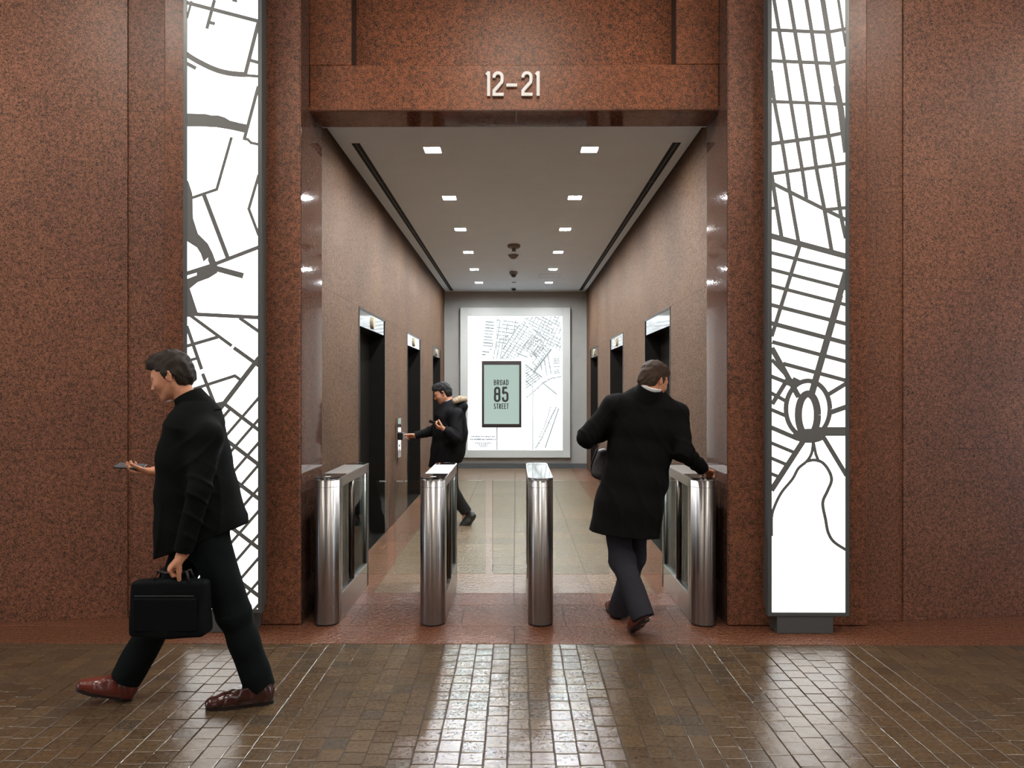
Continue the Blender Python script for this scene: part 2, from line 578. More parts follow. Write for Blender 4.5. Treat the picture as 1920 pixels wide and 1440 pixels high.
# outer hall walls, slightly splayed, with a set-back strip next to each pier
def splay(x0, y0, x1, y1, mb):
    d = 0.25
    return mb.add([(x0, y0, 0), (x1, y1, 0), (x1, y1 + d, 0), (x0, y0 + d, 0), (x0, y0, ZT), (x1, y1, ZT), (x1, y1 + d, ZT), (x0, y0 + d, ZT)],
                  [(0, 1, 5, 4), (1, 2, 6, 5), (2, 3, 7, 6), (3, 0, 4, 7), (4, 5, 6, 7), (3, 2, 1, 0)])
sL, sR = PX(235, 730, 4.95).x, PX(1690, 730, 4.92).x
struct('wall_strip_left', MB().box(sL - 0.02, PLX, 4.972, 5.25, 0, ZT), 'hall')
struct('wall_strip_right', MB().box(PRX, sR + 0.02, 4.922, 5.2, 0, ZT), 'hall')
struct('wall_hall_left', splay(-9.5, 4.05, sL, 4.96, MB()), 'hall')
struct('wall_hall_right', splay(sR, 4.91, 9.5, 5.85, MB()), 'hall')
# header with a sunk centre panel
hx0, hx1 = PX(658, 60, 5.0).x, PX(1268, 60, 5.0).x
hz = PX(960, 121, 5.0).z
mb = MB()
mb.bbox(XL, XR, YH, YS, CE, hz, 0.006)
mb.bbox(XL, hx0, YH, YS, hz, ZT, 0.003).bbox(hx1, XR, YH, YS, hz, ZT, 0.003)
mb.box(hx0, hx1, YH + 0.15, YS, hz, ZT)
struct('wall_header', mb, 'header')
struct('trim_5', MB().box(hx0, hx0 + .004, YH + .004, YH + .15, hz, ZT).box(hx1 - .004, hx1, YH + .004, YH + .15, hz, ZT), 'recess_shade')  # thin dark liners carrying the painted shade of the recess sides
struct('trim_1', MB().box(XL, XR, YH - 0.006, YH + 0.02, CE - 0.012, CE + 0.012), 'header')
struct('ceiling_soffit', MB().box(XL, -0.005, YH + 0.02, YS, CE - 0.01, CE).box(0.005, XR, YH + 0.02, YS, CE - 0.01, CE), 'soffit')
# lobby ceiling with a shadow gap at the walls and pockets for the lights
LX = [PX(811, 281, 1).x, PX(1105, 281, 1).x]
f_l = [281, 371, 430, 473, 505, 530]
LY = [F * (CE - EYE) / (730 - y) for y in f_l]
LXw = (-0.692, 0.605)
lw = 0.072
def ceiling_mesh():
    xs = sorted({XL + 0.025, XR - 0.025, *[c + s * lw for c in LXw for s in (-1, 1)]})
    ys = sorted({YS, YE, *[c + s * lw for c in LY for s in (-1, 1)]})
    mb = MB()
    for i in range(len(xs) - 1):
        for j in range(len(ys) - 1):
            cx, cy = (xs[i] + xs[i + 1]) / 2, (ys[j] + ys[j + 1]) / 2
            if any(abs(cx - a) < lw and abs(cy - b) < lw for a in LXw for b in LY):
                continue
            mb.add([(xs[i], ys[j], CE), (xs[i + 1], ys[j], CE), (xs[i + 1], ys[j + 1], CE), (xs[i], ys[j + 1], CE)], [(0, 3, 2, 1)])
    mb.box(XL - 0.3, XR + 0.3, YS, YE + 0.2, CE + 0.05, CE + 0.2)
    return mb
struct('ceiling', ceiling_mesh(), 'ceil')
struct('trim_2', MB().box(XL + 0.004, XL + 0.03, YS, YE, CE + 0.012, CE + 0.04), 'gap')
struct('trim_3', MB().box(XR - 0.03, XR - 0.004, YS, YE, CE + 0.012, CE + 0.04), 'gap')
struct('trim_4', MB().box(XL + 0.001, XR - 0.001, YS, YS + 0.018, CE - 0.012, CE - 0.002), 'ceil')
# hall ceiling and the opposite side of the hall
HX = 9.5
YO = -0.62                      # opposite pier face
struct('ceiling_hall', MB().box(-HX, HX, YO - 0.6, 5.9, ZT, ZT + 0.1), 'ceil')
op = MB()
op.box(PLX, XL, YO - 0.6, YO, 0, ZT).box(XR, PRX, YO - 0.6, YO, 0, ZT)
op.box(-HX, PLX, YO - 0.6, YO - 0.15, 0, ZT).box(PRX, HX, YO - 0.6, YO - 0.15, 0, ZT)
op.box(XL, XR, YO - 0.6, YO - 0.2, CE, ZT)
struct('wall_opposite', op, 'hall')
struct('wall_opposite_lobby', MB().box(XL - 0.1, XL, YO - 8, YO - 0.6, 0, CE).box(XR, XR + 0.1, YO - 8, YO - 0.6, 0, CE)
       .box(XL, XR, YO - 8.1, YO - 8, 0, CE).box(XL, XR, YO - 8, YO - 0.6, CE, CE + 0.1), 'lobby')

for sgn, nm in ((-1, 'left'), (1, 'right')):
    ew = MB()
    xa, xb = sorted((sgn * HX, sgn * (HX + .2)))
    ew.box(xa, xb, YO - .6, 1.0, 0, ZT).box(xa, xb, 2.9, 6.0, 0, ZT).box(xa, xb, 1.0, 2.9, 3.1, ZT)
    struct('wall_hall_end_' + nm, ew, 'hall')

# ------------------------------------------------------------------ floors
struct('floor_bed', MB().box(-HX, HX, YO - 8, YE + 0.1, -0.06, -0.006), 'grout')
YB = 4.458                      # edge of the quarry tiles
def hall_tiles():
    mb = MB()
    r = random.Random(3)
    w, g = 0.1035, 0.0032
    ncol = int(7.2 / w) * 2
    for i in range(ncol):
        x0 = -7.2 + i * w + 0.02
        y = YB - 0.002
        first = True
        while y > -0.3:
            L = (w * r.uniform(0.35, 1.0) if first else w * r.uniform(0.97, 1.03))
            first = False
            a, b = x0 + g / 2 + r.uniform(-.0012, .0012), x0 + w - g / 2 + r.uniform(-.0012, .0012)
            c, d = y - L + g / 2, y - g / 2
            if d - c > 0.01:
                tx, ty, tz = r.gauss(0, .0045), r.gauss(0, .0045), r.uniform(-.0009, .0006)
                cx, cy = (a + b) / 2, (c + d) / 2
                zz = lambda X, Y: tz + (X - cx) * tx + (Y - cy) * ty
                e = 0.0028
                v = [(X, Y, -0.006) for X, Y in ((a, c), (b, c), (b, d), (a, d))]
                v += [(X, Y, zz(X, Y) - .0016) for X, Y in ((a, c), (b, c), (b, d), (a, d))]
                v += [(X, Y, zz(X, Y)) for X, Y in ((a + e, c + e), (b - e, c + e), (b - e, d - e), (a + e, d - e))]
                mb.add(v, [(0, 1, 5, 4), (1, 2, 6, 5), (2, 3, 7, 6), (3, 0, 4, 7), (4, 5, 9, 8), (5, 6, 10, 9), (6, 7, 11, 10), (7, 4, 8, 11), (8, 9, 10, 11)])
            y -= L
    return mb
struct('floor', hall_tiles(), 'tile')
def slabs(rects, g=0.0045):
    mb = MB()
    for x0, x1, y0, y1 in rects:
        a, b, c, d = x0 + g / 2, x1 - g / 2, y0 + g / 2, y1 - g / 2
        if b - a < .01 or d - c < .01:
            continue
        e = 0.0015
        v = [(a, c, -.006), (b, c, -.006), (b, d, -.006), (a, d, -.006), (a, c, -.0015), (b, c, -.0015), (b, d, -.0015), (a, d, -.0015),
             (a + e, c + e, 0), (b - e, c + e, 0), (b - e, d - e, 0), (a + e, d - e, 0)]
        mb.add(v, [(0, 1, 5, 4), (1, 2, 6, 5), (2, 3, 7, 6), (3, 0, 4, 7), (4, 5, 9, 8), (5, 6, 10, 9), (6, 7, 11, 10), (7, 4, 8, 11), (8, 9, 10, 11)])
    return mb
red, tan, rose = [], [], []
for k in range(-6, 6):          # strip in front of the piers, full hall width
    red.append((k * 1.24 - .012, (k + 1) * 1.24 - .012, YB, 4.79))
for k in range(-6, 6):
    a, b = k * 1.24 - .012, (k + 1) * 1.24 - .012
    if b < -2.4 or a > 2.4:
        red.append((a, b, 4.79, 6.2))
red += [(-2.492, -1.13, 4.79, 5.26), (-1.13, -.376, 4.79, 5.26), (-.376, .335, 4.79, 5.26), (.335, 1.09, 4.79, 5.26), (1.09, 2.468, 4.79, 5.26)]
red += [(-1.5, -.66, 5.26, 5.57), (-.66, -.02, 5.26, 5.57), (-.02, .6, 5.26, 5.57), (.6, 1.5, 5.26, 5.57)]
FX0, FX1, IX0, IX1 = -1.125, 1.09, -.665, .6
y = 5.57
k = 0
while y < YE:
    y1 = min(y + 0.62, YE)
    rose += [(XL - .05, FX0, y, y1), (FX1, XR + .05, y, y1)]
    y = y1
y = 5.57
while y < YE:
    y1 = min(y + 0.295, YE)
    if y < 7.0:
        tan += [(FX0, IX0, y, y1), (IX0, -.02, y, y1), (-.02, IX1, y, y1), (IX1, FX1, y, y1)]
    else:
        tan += [(IX0, -.02, y, y1), (-.02, IX1, y, y1)]
        tan += [(FX0, IX0, y, y1), (IX1, FX1, y, y1)]
    y = y1
struct('floor_granite', slabs(red), 'slab_red')
struct('floor_border', slabs(rose), 'slab_rose')
struct('floor_lobby', slabs(tan), 'slab_tan')

# ------------------------------------------------------------------ elevator doors (part of the building)
def elevator(n, x, sgn, y0, y1, lantern):
    s = sgn
    X = lambda d: x + s * d      # d metres into the wall
    def bx(mb, d0, d1, *r):
        a, b = sorted((X(d0), X(d1)))
        return mb.box(a, b, *r)
    t = struct('door_%d' % n)
    t.location = (x, (y0 + y1) / 2, 0)
    fr = MB()
    for a, b in ((y0, y0 + .022), (y1 - .022, y1)):
        bx(fr, 0.0 - .004, 0.3, a, b, 0, 2.367)
    bx(fr, -.004, .3, y0, y1, 2.352, 2.367)
    obj('frame', fr, 'bronze', t)
    hp = bx(MB(), 0.004, 0.03, y0 + .022, y1 - .022, 2.195, 2.352)
    h = obj('header_panel', hp, 'mirror', t, 'polished steel header')
    bx_ = bx(MB(), .03, .3, y0 + .022, y1 - .022, 2.195, 2.352)
    obj('transom', bx_, 'bronze', t)
    if lantern:
        cy = (y0 + y1) / 2
        pr = []
        for i in range(24):
            a = 2 * math.pi * i / 24
            pr.append((cy + .062 * math.cos(a), 2.275 + .062 * math.sin(a)))
        lm = MB().prism(pr, lambda u, w, tt: (X(tt), u, w), 0.004, -.014)
        obj('hall_lantern', lm, 'cream', h)
    ym = (y0 + y1) / 2
    for a, b in ((y0 + .022, ym - .002), (ym + .002, y1 - .022)):
        obj('door_leaf', bx(MB(), .17, .2, a, b, .008, 2.195), 'bronze', t)
    obj('sill', bx(MB(), 0, .2, y0 + .022, y1 - .022, 0.0, .008), 'bronze', t)
    bk = bx(MB(), .3, .34, y0, y1, 0, 2.367)
    obj('shaft_back', bk, 'black', t)
k = 1
for x, s in ((XL, -1), (XR, 1)):
    for i, (a, b) in enumerate(DOORS):
        elevator(k, x, s, a, b, not (s > 0 and i == 0))
        k += 1

# ------------------------------------------------------------------ tall map light boxes
DF = 4.655                       # depth of the lit face
def ell_pts(cx, cy, rx, ry, n=36):
    return [(cx + rx * math.cos(2 * math.pi * i / n), cy + ry * math.sin(2 * math.pi * i / n)) for i in range(n + 1)]
def Lc(o, s, pts):
    return [(o[0] + x / s, o[1] + y / s) for x, y in pts]
L1, L2, R1, R2 = ((330, 0), 2.4), ((330, 560), 2.4), ((1420, 0), 2.4), ((1420, 560), 2.25)
left_lines, left_fill, right_lines, right_fill = [], [], [], []
def add_l(dst, frame, w, *pts):
    dst.append((Lc(*frame, pts), 1.04 * w / frame[1] + 1.15))
A = lambda w, *p: add_l(left_lines, L1, w, *p)
A(14, (40, 6), (368, 92)); A(12, (170, -5), (135, 125)); A(12, (148, 97), (172, 103)); A(8, (66, 0), (45, 78)); A(8, (250, -4), (272, 2))
A(20, (40, 238), (70, 258), (100, 275), (150, 300), (200, 318), (250, 328), (312, 333)); A(10, (300, 335), (370, 341)); A(14, (42, 280), (86, 304))
A(14, (368, 98), (308, 335)); A(12, (328, 267), (370, 279)); A(12, (368, 385), (305, 622)); A(9, (298, 621), (320, 625), (335, 640), (370, 648))
A(10, (247, 615), (180, 850), (68, 888)); A(16, (122, 875), (232, 1165)); A(10, (370, 785), (325, 938), (370, 1058)); A(14, (370, 1111), (150, 1195), (40, 1230))
A(22, (170, 1205), (300, 1240)); A(14, (60, 1412), (370, 1428)); A(14, (50, 1300), (88, 1415))
B = lambda w, *p: add_l(left_lines, L2, w, *p)
B(12, (60, 74), (248, 212)); B(14, (257, 220), (370, 301)); B(12, (283, 86), (370, 147)); B(13, (44, 122), (112, 318)); B(13, (116, 337), (185, 510))
B(12, (44, 213), (185, 172)); B(10, (44, 281), (90, 268)); B(11, (44, 417), (262, 347), (290, 367)); B(18, (372, 265), (185, 508)); B(14, (44, 510), (130, 488), (210, 470), (370, 592))
for i, y in enumerate([400, 448, 545, 650, 750, 855, 958, 1065, 1170, 1275, 1380, 1480, 1580]):
    if i == 0:
        B(11, (240, 497), (44, 724))
    else:
        B(10, (370, y - 2), (44, y + 375))
for y in (748, 902, 1125, 1340):
    B(15, (370, y), (44, y - 248))
left_fill.append(Lc(*L1, [(40, 507), (130, 510), (155, 516), (155, 569), (110, 566), (40, 566)]))
left_fill.append(Lc(*L1, [(155, 516), (185, 516), (215, 525), (215, 576), (180, 570), (155, 569)]))
left_fill.append(Lc(*L1, [(215, 525), (240, 540), (280, 550), (318, 558), (308, 595), (240, 580), (215, 576)]))
for q in ([(40, 800), (52, 815), (70, 870), (73, 980), (40, 980)], [(40, 980), (73, 980), (95, 1050), (90, 1112), (40, 1080)],
          [(95, 1050), (140, 1095), (150, 1150), (120, 1176), (108, 1140), (90, 1112)], [(140, 1095), (160, 1135), (182, 1192), (150, 1196), (140, 1168), (145, 1130)],
          [(150, 1192), (182, 1188), (183, 1226), (145, 1250), (95, 1268), (110, 1205)], [(110, 1205), (112, 1262), (90, 1270), (90, 1210)],
          [(92, 1236), (95, 1268), (40, 1312), (40, 1256)], [(40, 1300), (56, 1305), (88, 1405), (72, 1425), (40, 1425)], [(92, 1209), (90, 1226), (40, 1240), (40, 1224)]):
    left_fill.append(Lc(*L1, q))
C = lambda w, *p: add_l(right_lines, R1, w, *p)
C(14, (70, -10), (95, 140), (120, 285), (148, 465), (177, 640), (200, 775), (218, 897)); C(15, (140, -10), (165, 140), (190, 285), (220, 465), (245, 640), (265, 775), (298, 945), (330, 1128))
C(15, (215, -10), (240, 140), (262, 285), (292, 465), (318, 620), (340, 745), (370, 960), (394, 1075)); C(20, (288, -10), (312, 140), (335, 285), (358, 420)); C(25, (352, 390), (372, 500), (384, 600), (396, 690))
C(10, (358, -10), (380, 130), (394, 215)); C(14, (58, 320), (75, 465), (108, 640), (130, 775), (145, 880), (182, 1090)); C(15, (62, 790), (85, 940), (106, 1068))
C(13, (58, 138), (310, 150), (396, 134)); C(13, (58, 277), (345, 290), (396, 279)); C(12, (58, 460), (396, 473)); C(14, (58, 650), (318, 615), (380, 602)); C(13, (58, 785), (396, 737))
C(14, (62, 825), (300, 945), (396, 992)); C(13, (298, 947), (396, 937)); C(22, (58, 1063), (396, 1155)); C(12, (58, 940), (78, 938))
C(13, (58, 1138), (396, 1223)); C(13, (58, 1213), (396, 1301)); C(13, (58, 1286), (396, 1373)); C(15, (188, 1105), (62, 1515)); C(25, (398, 1215), (330, 1455))
D = lambda w, *p: add_l(right_lines, R2, w, *p)
D(25, (345, -15), (222, 415)); D(14, (56, 27), (372, 108)); D(16, (56, 104), (372, 188)); D(14, (60, 183), (372, 266)); D(14, (105, 274), (372, 346))
D(20, (58, 208), (172, 415)); D(14, (56, 328), (112, 350)); D(13, (56, 398), (114, 430)); D(13, (56, 468), (118, 494)); D(16, (56, 543), (168, 591)); D(12, (56, 608), (152, 648)); D(12, (56, 672), (124, 701)); D(12, (56, 738), (94, 753))
D(16, (60, 445), (128, 335)); D(13, (58, 257), (140, 345)); D(17, *ell_pts(210, 465, 92, 118)); D(27, *ell_pts(210, 490, 40, 88)); D(34, (255, 560), (374, 560)); D(15, (283, 412), (372, 357)); D(18, (298, 482), (372, 456))
D(20, (192, 597), (56, 808)); D(16, (278, 588), (372, 745)); D(9, (232, 600), (226, 650), (205, 685), (170, 715), (145, 760), (100, 815), (72, 870), (58, 920), (58, 1000))
D(9, (232, 600), (243, 655), (256, 688)); D(10, (203, 686), (235, 680), (270, 690), (298, 725), (309, 765), (292, 810), (272, 860), (284, 930), (295, 985), (320, 1025), (374, 1060))
right_fill.append(Lc(*R2, ell_pts(215, 578, 70, 30)[:-1]))
right_fill.append(Lc(*R2, [(140, 350), (150, 330), (180, 345), (150, 375), (120, 365), (110, 340)]))

def light_box(label, px0, px1, pyb, lines, fills, ped, opposite=False):
    a, b = PX(px0, pyb, DF), PX(px1, pyb, DF)
    x0, x1, z0 = a.x, b.x, a.z
    y = DF
    z1 = ZT - 0.15
    fw = 0.0265
    t = thing('map_light_panel', label, 'light box', ((x0 + x1) / 2, YP, 0), 'tall map light panels')
    xm = (x0 + x1) / 2
    fr = MB()
    fr.bbox(x0 - fw, x0, y - .004, y + .05, z0 - fw, z1 + fw, .002).bbox(x1, x1 + fw, y - .004, y + .05, z0 - fw, z1 + fw, .002)
    fr.bbox(x0, x1, y - .004, y + .05, z0 - fw, z0, .002).bbox(x0, x1, y - .004, y + .05, z1, z1 + fw, .002)
    obj('frame', fr, 'frame', t)
    obj('back_case', MB().box(x0 - .004, x1 + .004, y + .0465, YP, z0 - .004, z1 + .004), 'frame', t)
    obj('lit_panel', MB().box(x0, x1, y, y + .045, z0, z1), 'lit', t)
    mp = MB()
    pc = []
    for pts, w in lines:
        pc += stroke(smooth(pts), w, False) if len(pts) >= 6 else ribbon(pts, w)
    pc += fills
    for i, q in enumerate(pc):
        c = clip_poly(q, px0, px1, -400, pyb)
        if c:
            e = 0.0006 + i * 0.000005
            mp.prism(c, lambda u, w, tt: tuple(PX(u, w, DF) + Vector((0, (y - tt) - PX(u, w, DF).y, 0))), -0.001, e)
    if mp.v:
        obj('street_map', mp, 'mapline', t)
    pa, pb = ped
    obj('plinth', MB().bbox(pa, pb, y, YP, 0, z0 - fw, .003), 'frame', t)
    return t
light_box('tall lit street map panel on the left pier behind the walking man', 349.5, 482.5, 1143, left_lines, left_fill,
          (PX(365, 1170, DF).x, PX(474, 1170, DF).x))
tr = light_box('tall lit street map panel with oval roundabout on the right pier', 1446, 1583, 1147, right_lines, right_fill,
          (PX(1456, 1170, DF).x, PX(1561, 1170, DF).x))
# the same panels on the far side of the hall (behind the viewer), seen as reflections in the steel and glass
for nm, src in (('left', 0), ('right', 1)):
    base = [o for o in bpy.data.objects if o.name.startswith('map_light_panel')][:2]
for s in list(base):
    c = dup(s, (s.location.x, YO, 0), 'tall lit street map panel across the hall, facing the %s one' % ('left' if s.location.x < 0 else 'right'))
    c.rotation_euler = (0, 0, math.pi)

# ------------------------------------------------------------------ lettering
def arc(cx, cy, rx, ry, a0, a1, n=10):
    return [(cx + rx * math.cos(math.radians(a0 + (a1 - a0) * i / n)), cy + ry * math.sin(math.radians(a0 + (a1 - a0) * i / n))) for i in range(n + 1)]
def glyph(ch, w, sw):
    """strokes of a condensed capital in a w x 1 box (centre lines inset by sw/2)"""
    h = sw / 2
    l, r, b, t, m = h, w - h, h, 1 - h, 0.5
    R = (r - l) / 2
    cx = (l + r) / 2
    if ch == '1':
        return [[(w * .58, 0), (w * .58, 1)], [(w * .58, 1 - h * .9), (w * .58 - sw * .75, 1 - sw * 1.15)]]
    if ch == '2':
        return [arc(cx, t - R, R, R, 190, 0, 14) + [(r, 0.66), (r - .04 * w, 0.56), (l + .02 * w, 0.22), (l, 0.12), (l, b)], [(0, b), (w, b)]]
    if ch == '-':
        return [[(0, .44), (w, .44)]]
    if ch == '8':
        q = R
        return [arc(cx, t - q, q * .94, q, 0, 180, 10) + [(l + .06 * R, .62)] + arc(cx, .40, q, .13, 150, 180, 2) + arc(cx, b + q, q, q, 180, 360, 10) + [(r, .40)] + arc(cx, .40, q, .13, 0, 30, 2) + [(r - .06 * R, .62), (r - .06 * R, t - q)],
                [(l + .1 * w, .53), (r - .1 * w, .53)]]
    if ch == '5':
        return [[(r - .02, t), (l + .03, t), (l, .55)], [(l, .58)] + arc(cx, .50, R, .12, 160, 20, 8)[1:] + [(r, .45), (r, b + R)] + arc(cx, b + R, R, R, 0, -180, 12) + [(l, .32)]]
    if ch == 'B':
        return [[(l, 0), (l, 1)], [(l, t)] + arc(r - .2, t - .2, .2, .2, 90, -90, 8) + [(l, t - .4)], [(l, m + .06)] + arc(r - .2, b + .26, .2, .26, 90, -90, 8) + [(l, b)]]
    if ch == 'R':
        return [[(l, 0), (l, 1)], [(l, t)] + arc(r - .2, t - .22, .2, .22, 90, -90, 8) + [(l, t - .44)], [(cx, m), (r, 0)]]
    if ch == 'O':
        return [arc(cx, t - R, R, R, 0, 180, 10) + arc(cx, b + R, R, R, 180, 360, 10) + [(r, t - R)]]
    if ch == 'A':
        return [[(h * .6, 0), (cx, 1)], [(cx, 1), (w - h * .6, 0)], [(w * .22, .28), (w * .78, .28)]]
    if ch == 'D':
        return [[(l, 0), (l, 1)], [(l, t), (r - .24, t)] + arc(r - .24, t - .24, .24, .24, 80, 0, 6) + arc(r - .24, b + .24, .24, .24, 0, -80, 6) + [(r - .24, b), (l, b)]]
    if ch == 'S':
        return [arc(cx, t - R, R, R, 10, 180, 10) + [(l + .02, .62), (cx, .5), (r - .02, .38)] + arc(cx, b + R, R, R, 0, -190, 10)]
    if ch == 'T':
        return [[(0, t), (w, t)], [(cx, 0), (cx, 1)]]
    if ch == 'E':
        return [[(l, 0), (l, 1)], [(l, t), (w, t)], [(l, m), (w * .9, m)], [(l, b), (w, b)]]
    return []
def letters(mb, text, x, z, y, h, widths, gap, sw, depth):
    """text drawn on a plane facing -Y, lower left at (x, z)"""
    i = 0
    for ch in text:
        w = widths.get(ch, widths['*'])
        n = 0
        for st in glyph(ch, w, sw):
            for q in stroke(st, sw):
                mb.prism(q, lambda u, v, tt: (x + u * h, tt, z + v * h), y, y - depth - n * .00005)
                n += 1
        x += (w + gap) * h
    return x

fs_a, fs_b = PX(911, 182, 5.0), PX(1014, 136, 5.0)
fh = fs_b.z - fs_a.z
t = thing('floor_number_sign', 'white raised numerals reading 12-21 on the granite header above the entrance', 'sign', (0, YH, fs_a.z))
dw = {'1': .20, '2': .455, '-': .44, '*': .45}
x = fs_a.x - .02
for ch, nm, xs in (('1', 'numeral', 911), ('2', 'numeral', 923.5), ('-', 'dash', 949.5), ('2', 'numeral', 977.5), ('1', 'numeral', 1003.5)):
    mb = MB()
    letters(mb, ch, PX(xs, 182, 5.0).x, fs_a.z, YH - .004, fh, dw, 0, .125, .018)
    obj(nm, mb, 'white', t)

# ------------------------------------------------------------------ end wall map and address sign
DM = 14.30
def EM(cx, cy):                  # crop pixel -> frame pixel on the display
    return (860 + cx / 4.8, 570 + cy / 4.8)
fa, fb = PX(863, 858, DM), PX(1069, 577, DM)
pa, pb = PX(877, 844, DM), PX(1055, 592, DM)
t = thing('wall_map_display', 'large lit white relief map in a pale grey frame on the end wall', 'map', ((fa.x + fb.x) / 2, YE, fa.z))
mb = MB()
mb.bbox(fa.x, pa.x, DM - .03, YE, fa.z, fb.z, .004).bbox(pb.x, fb.x, DM - .03, YE, fa.z, fb.z, .004)
mb.bbox(pa.x, pb.x, DM - .03, YE, fa.z, pa.z, .004).bbox(pa.x, pb.x, DM - .03, YE, pb.z, fb.z, .004)
obj('frame', mb, 'mapframe', t)
obj('lit_panel', MB().box(pa.x, pb.x, DM, YE, pa.z, pb.z), 'maplit', t)
def inpoly(p, poly):
    s = [(poly[(i + 1) % len(poly)][0] - poly[i][0]) * (p[1] - poly[i][1]) - (poly[(i + 1) % len(poly)][1] - poly[i][1]) * (p[0] - poly[i][0]) for i in range(len(poly))]
    return all(v >= 0 for v in s) or all(v <= 0 for v in s)
def clip_seg(a, b, poly):
    """convex clip of a segment"""
    t0, t1 = 0.0, 1.0
    area = sum(poly[i][0] * poly[(i + 1) % len(poly)][1] - poly[(i + 1) % len(poly)][0] * poly[i][1] for i in range(len(poly)))
    sg = 1 if area > 0 else -1
    for i in range(len(poly)):
        p, q = poly[i], poly[(i + 1) % len(poly)]
        f = lambda c: sg * ((q[0] - p[0]) * (c[1] - p[1]) - (q[1] - p[1]) * (c[0] - p[0]))
        fa_, fb_ = f(a), f(b)
        if fa_ < 0 and fb_ < 0:
            return None
        if fa_ * fb_ < 0:
            tt = fa_ / (fa_ - fb_)
            if fa_ < 0:
                t0 = max(t0, tt)
            else:
                t1 = min(t1, tt)
    if t0 >= t1:
        return None
    L = lambda tt: (a[0] + (b[0] - a[0]) * tt, a[1] + (b[1] - a[1]) * tt)
    return L(t0), L(t1)
relief, faint = MB(), MB()
cnt = [0]
def rl(a, b, w, mb=relief):
    pa_, pb_ = EM(*a), EM(*b)
    for q in ribbon([pa_, pb_], (max(w, 3.4) * 1.1 + 2.6) / 4.8):
        c = clip_poly(q, 877.2, 1054.8, 592.2, 843.8)
        if c:
            cnt[0] += 1
            mb.prism(c, lambda u, v, tt: tuple(Vector((PX(u, v, DM).x, tt, PX(u, v, DM).z))), DM + .001, DM - .006 - cnt[0] * .000006)
rr = random.Random(11)
def hatch(poly, ang, sp, w, brk=0.3, seg=46, mb=relief):
    cx = sum(p[0] for p in poly) / len(poly)
    cy = sum(p[1] for p in poly) / len(poly)
    d = (math.cos(math.radians(ang)), math.sin(math.radians(ang)))
    n = (-d[1], d[0])
    for k in range(-40, 41):
        ox, oy = cx + n[0] * sp * k, cy + n[1] * sp * k
        s = clip_seg((ox - d[0] * 900, oy - d[1] * 900), (ox + d[0] * 900, oy + d[1] * 900), poly)
        if not s:
            continue
        L = math.hypot(s[1][0] - s[0][0], s[1][1] - s[0][1])
        u = 0
        while u < L:
            e = min(L, u + seg * rr.uniform(.5, 1.3))
            if rr.random() > brk * .6:
                rl((s[0][0] + d[0] * u, s[0][1] + d[1] * u), (s[0][0] + d[0] * (e - 5), s[0][1] + d[1] * (e - 5)), w * rr.uniform(.6, 1.25), mb)
            u = e
hatch([(245, 140), (330, 140), (300, 420), (205, 490)], 5, 27, 6, .15, 90)
hatch([(340, 140), (555, 150), (480, 330), (335, 400)], 8, 33, 5, .25, 50)
hatch([(340, 140), (555, 150), (480, 330), (335, 400)], 98, 70, 3, .3, 60)
hatch([(300, 350), (430, 290), (400, 500), (300, 500)], 100, 30, 3.5, .3, 60)
hatch([(430, 290), (590, 150), (720, 330), (500, 500), (370, 500)], 124, 36, 4.6, .12, 90)
hatch([(430, 290), (590, 150), (720, 330), (500, 500), (370, 500)], 30, 25, 3.3, .25, 34)
hatch([(590, 120), (920, 110), (920, 420), (770, 380), (660, 220)], 28, 27, 3.4, .25, 60)
hatch([(590, 120), (920, 110), (920, 420), (770, 380), (660, 220)], 114, 31, 3.2, .3, 30)
hatch([(560, 400), (680, 260), (790, 380), (690, 480)], 128, 26, 4, .2, 40)
hatch([(560, 400), (680, 260), (790, 380), (690, 480)], 36, 24, 3.5, .3, 40)
hatch([(620, 470), (720, 380), (830, 400), (690, 600)], 48, 26, 4, .2, 60)
hatch([(620, 470), (720, 380), (830, 400), (690, 600)], 125, 44, 3, .2, 40)
hatch([(700, 570), (830, 420), (850, 630), (750, 660)], 80, 38, 4.5, .1, 60)
hatch([(600, 540), (690, 600), (740, 660), (650, 770), (605, 770)], -35, 21, 4, .2, 70)
hatch([(600, 540), (690, 600), (740, 660), (650, 770), (605, 770)], 45, 52, 3.5, .2, 70)
hatch([(850, 480), (910, 470), (915, 620), (860, 630)], -3, 14, 2.5, .3, 40)
rl((680, 610), (835, 405), 11); rl((650, 420), (705, 478), 8); rl((680, 235), (800, 330), 6); rl((520, 440), (620, 480), 6); rl((600, 545), (750, 660), 6)
rl((750, 705), (882, 812), 4); rl((900, 940), (778, 1295), 4)
for path, n_, w in (([(612, 832), (690, 768), (760, 702), (830, 665), (912, 650)], 26, 5), ([(872, 930), (835, 1000), (795, 1090), (745, 1200), (690, 1290)], 30, 5), ([(820, 930), (800, 1000), (770, 1090), (725, 1190)], 14, 3)):
    for i in range(n_):
        u = i / (n_ - 1) * (len(path) - 1)
        k = min(int(u), len(path) - 2)
        f_ = u - k
        p = (path[k][0] + (path[k + 1][0] - path[k][0]) * f_, path[k][1] + (path[k + 1][1] - path[k][1]) * f_)
        a = rr.uniform(.3, 1.2)
        rl(p, (p[0] + 11 * math.cos(a), p[1] + 13 * math.sin(a)), w)
for y_, x0_, x1_, w in ((1193, 115, 325, 7), (1218, 105, 340, 9), (1252, 145, 290, 5), (1268, 180, 260, 3), (1282, 195, 250, 3)):
    x_ = x0_
    while x_ < x1_:
        e = min(x1_, x_ + rr.uniform(5, 14))
        rl((x_, y_), (e, y_ + rr.uniform(-2, 2)), w * rr.uniform(.5, 1))
        x_ = e + rr.uniform(3, 7)
obj('street_relief', relief, 'relief', t)
se = MB()
for xx in (345, 667):
    rl((xx, 105), (xx, 1313), 1.6, se)
obj('panel_joint', se, 'mapframe', t)

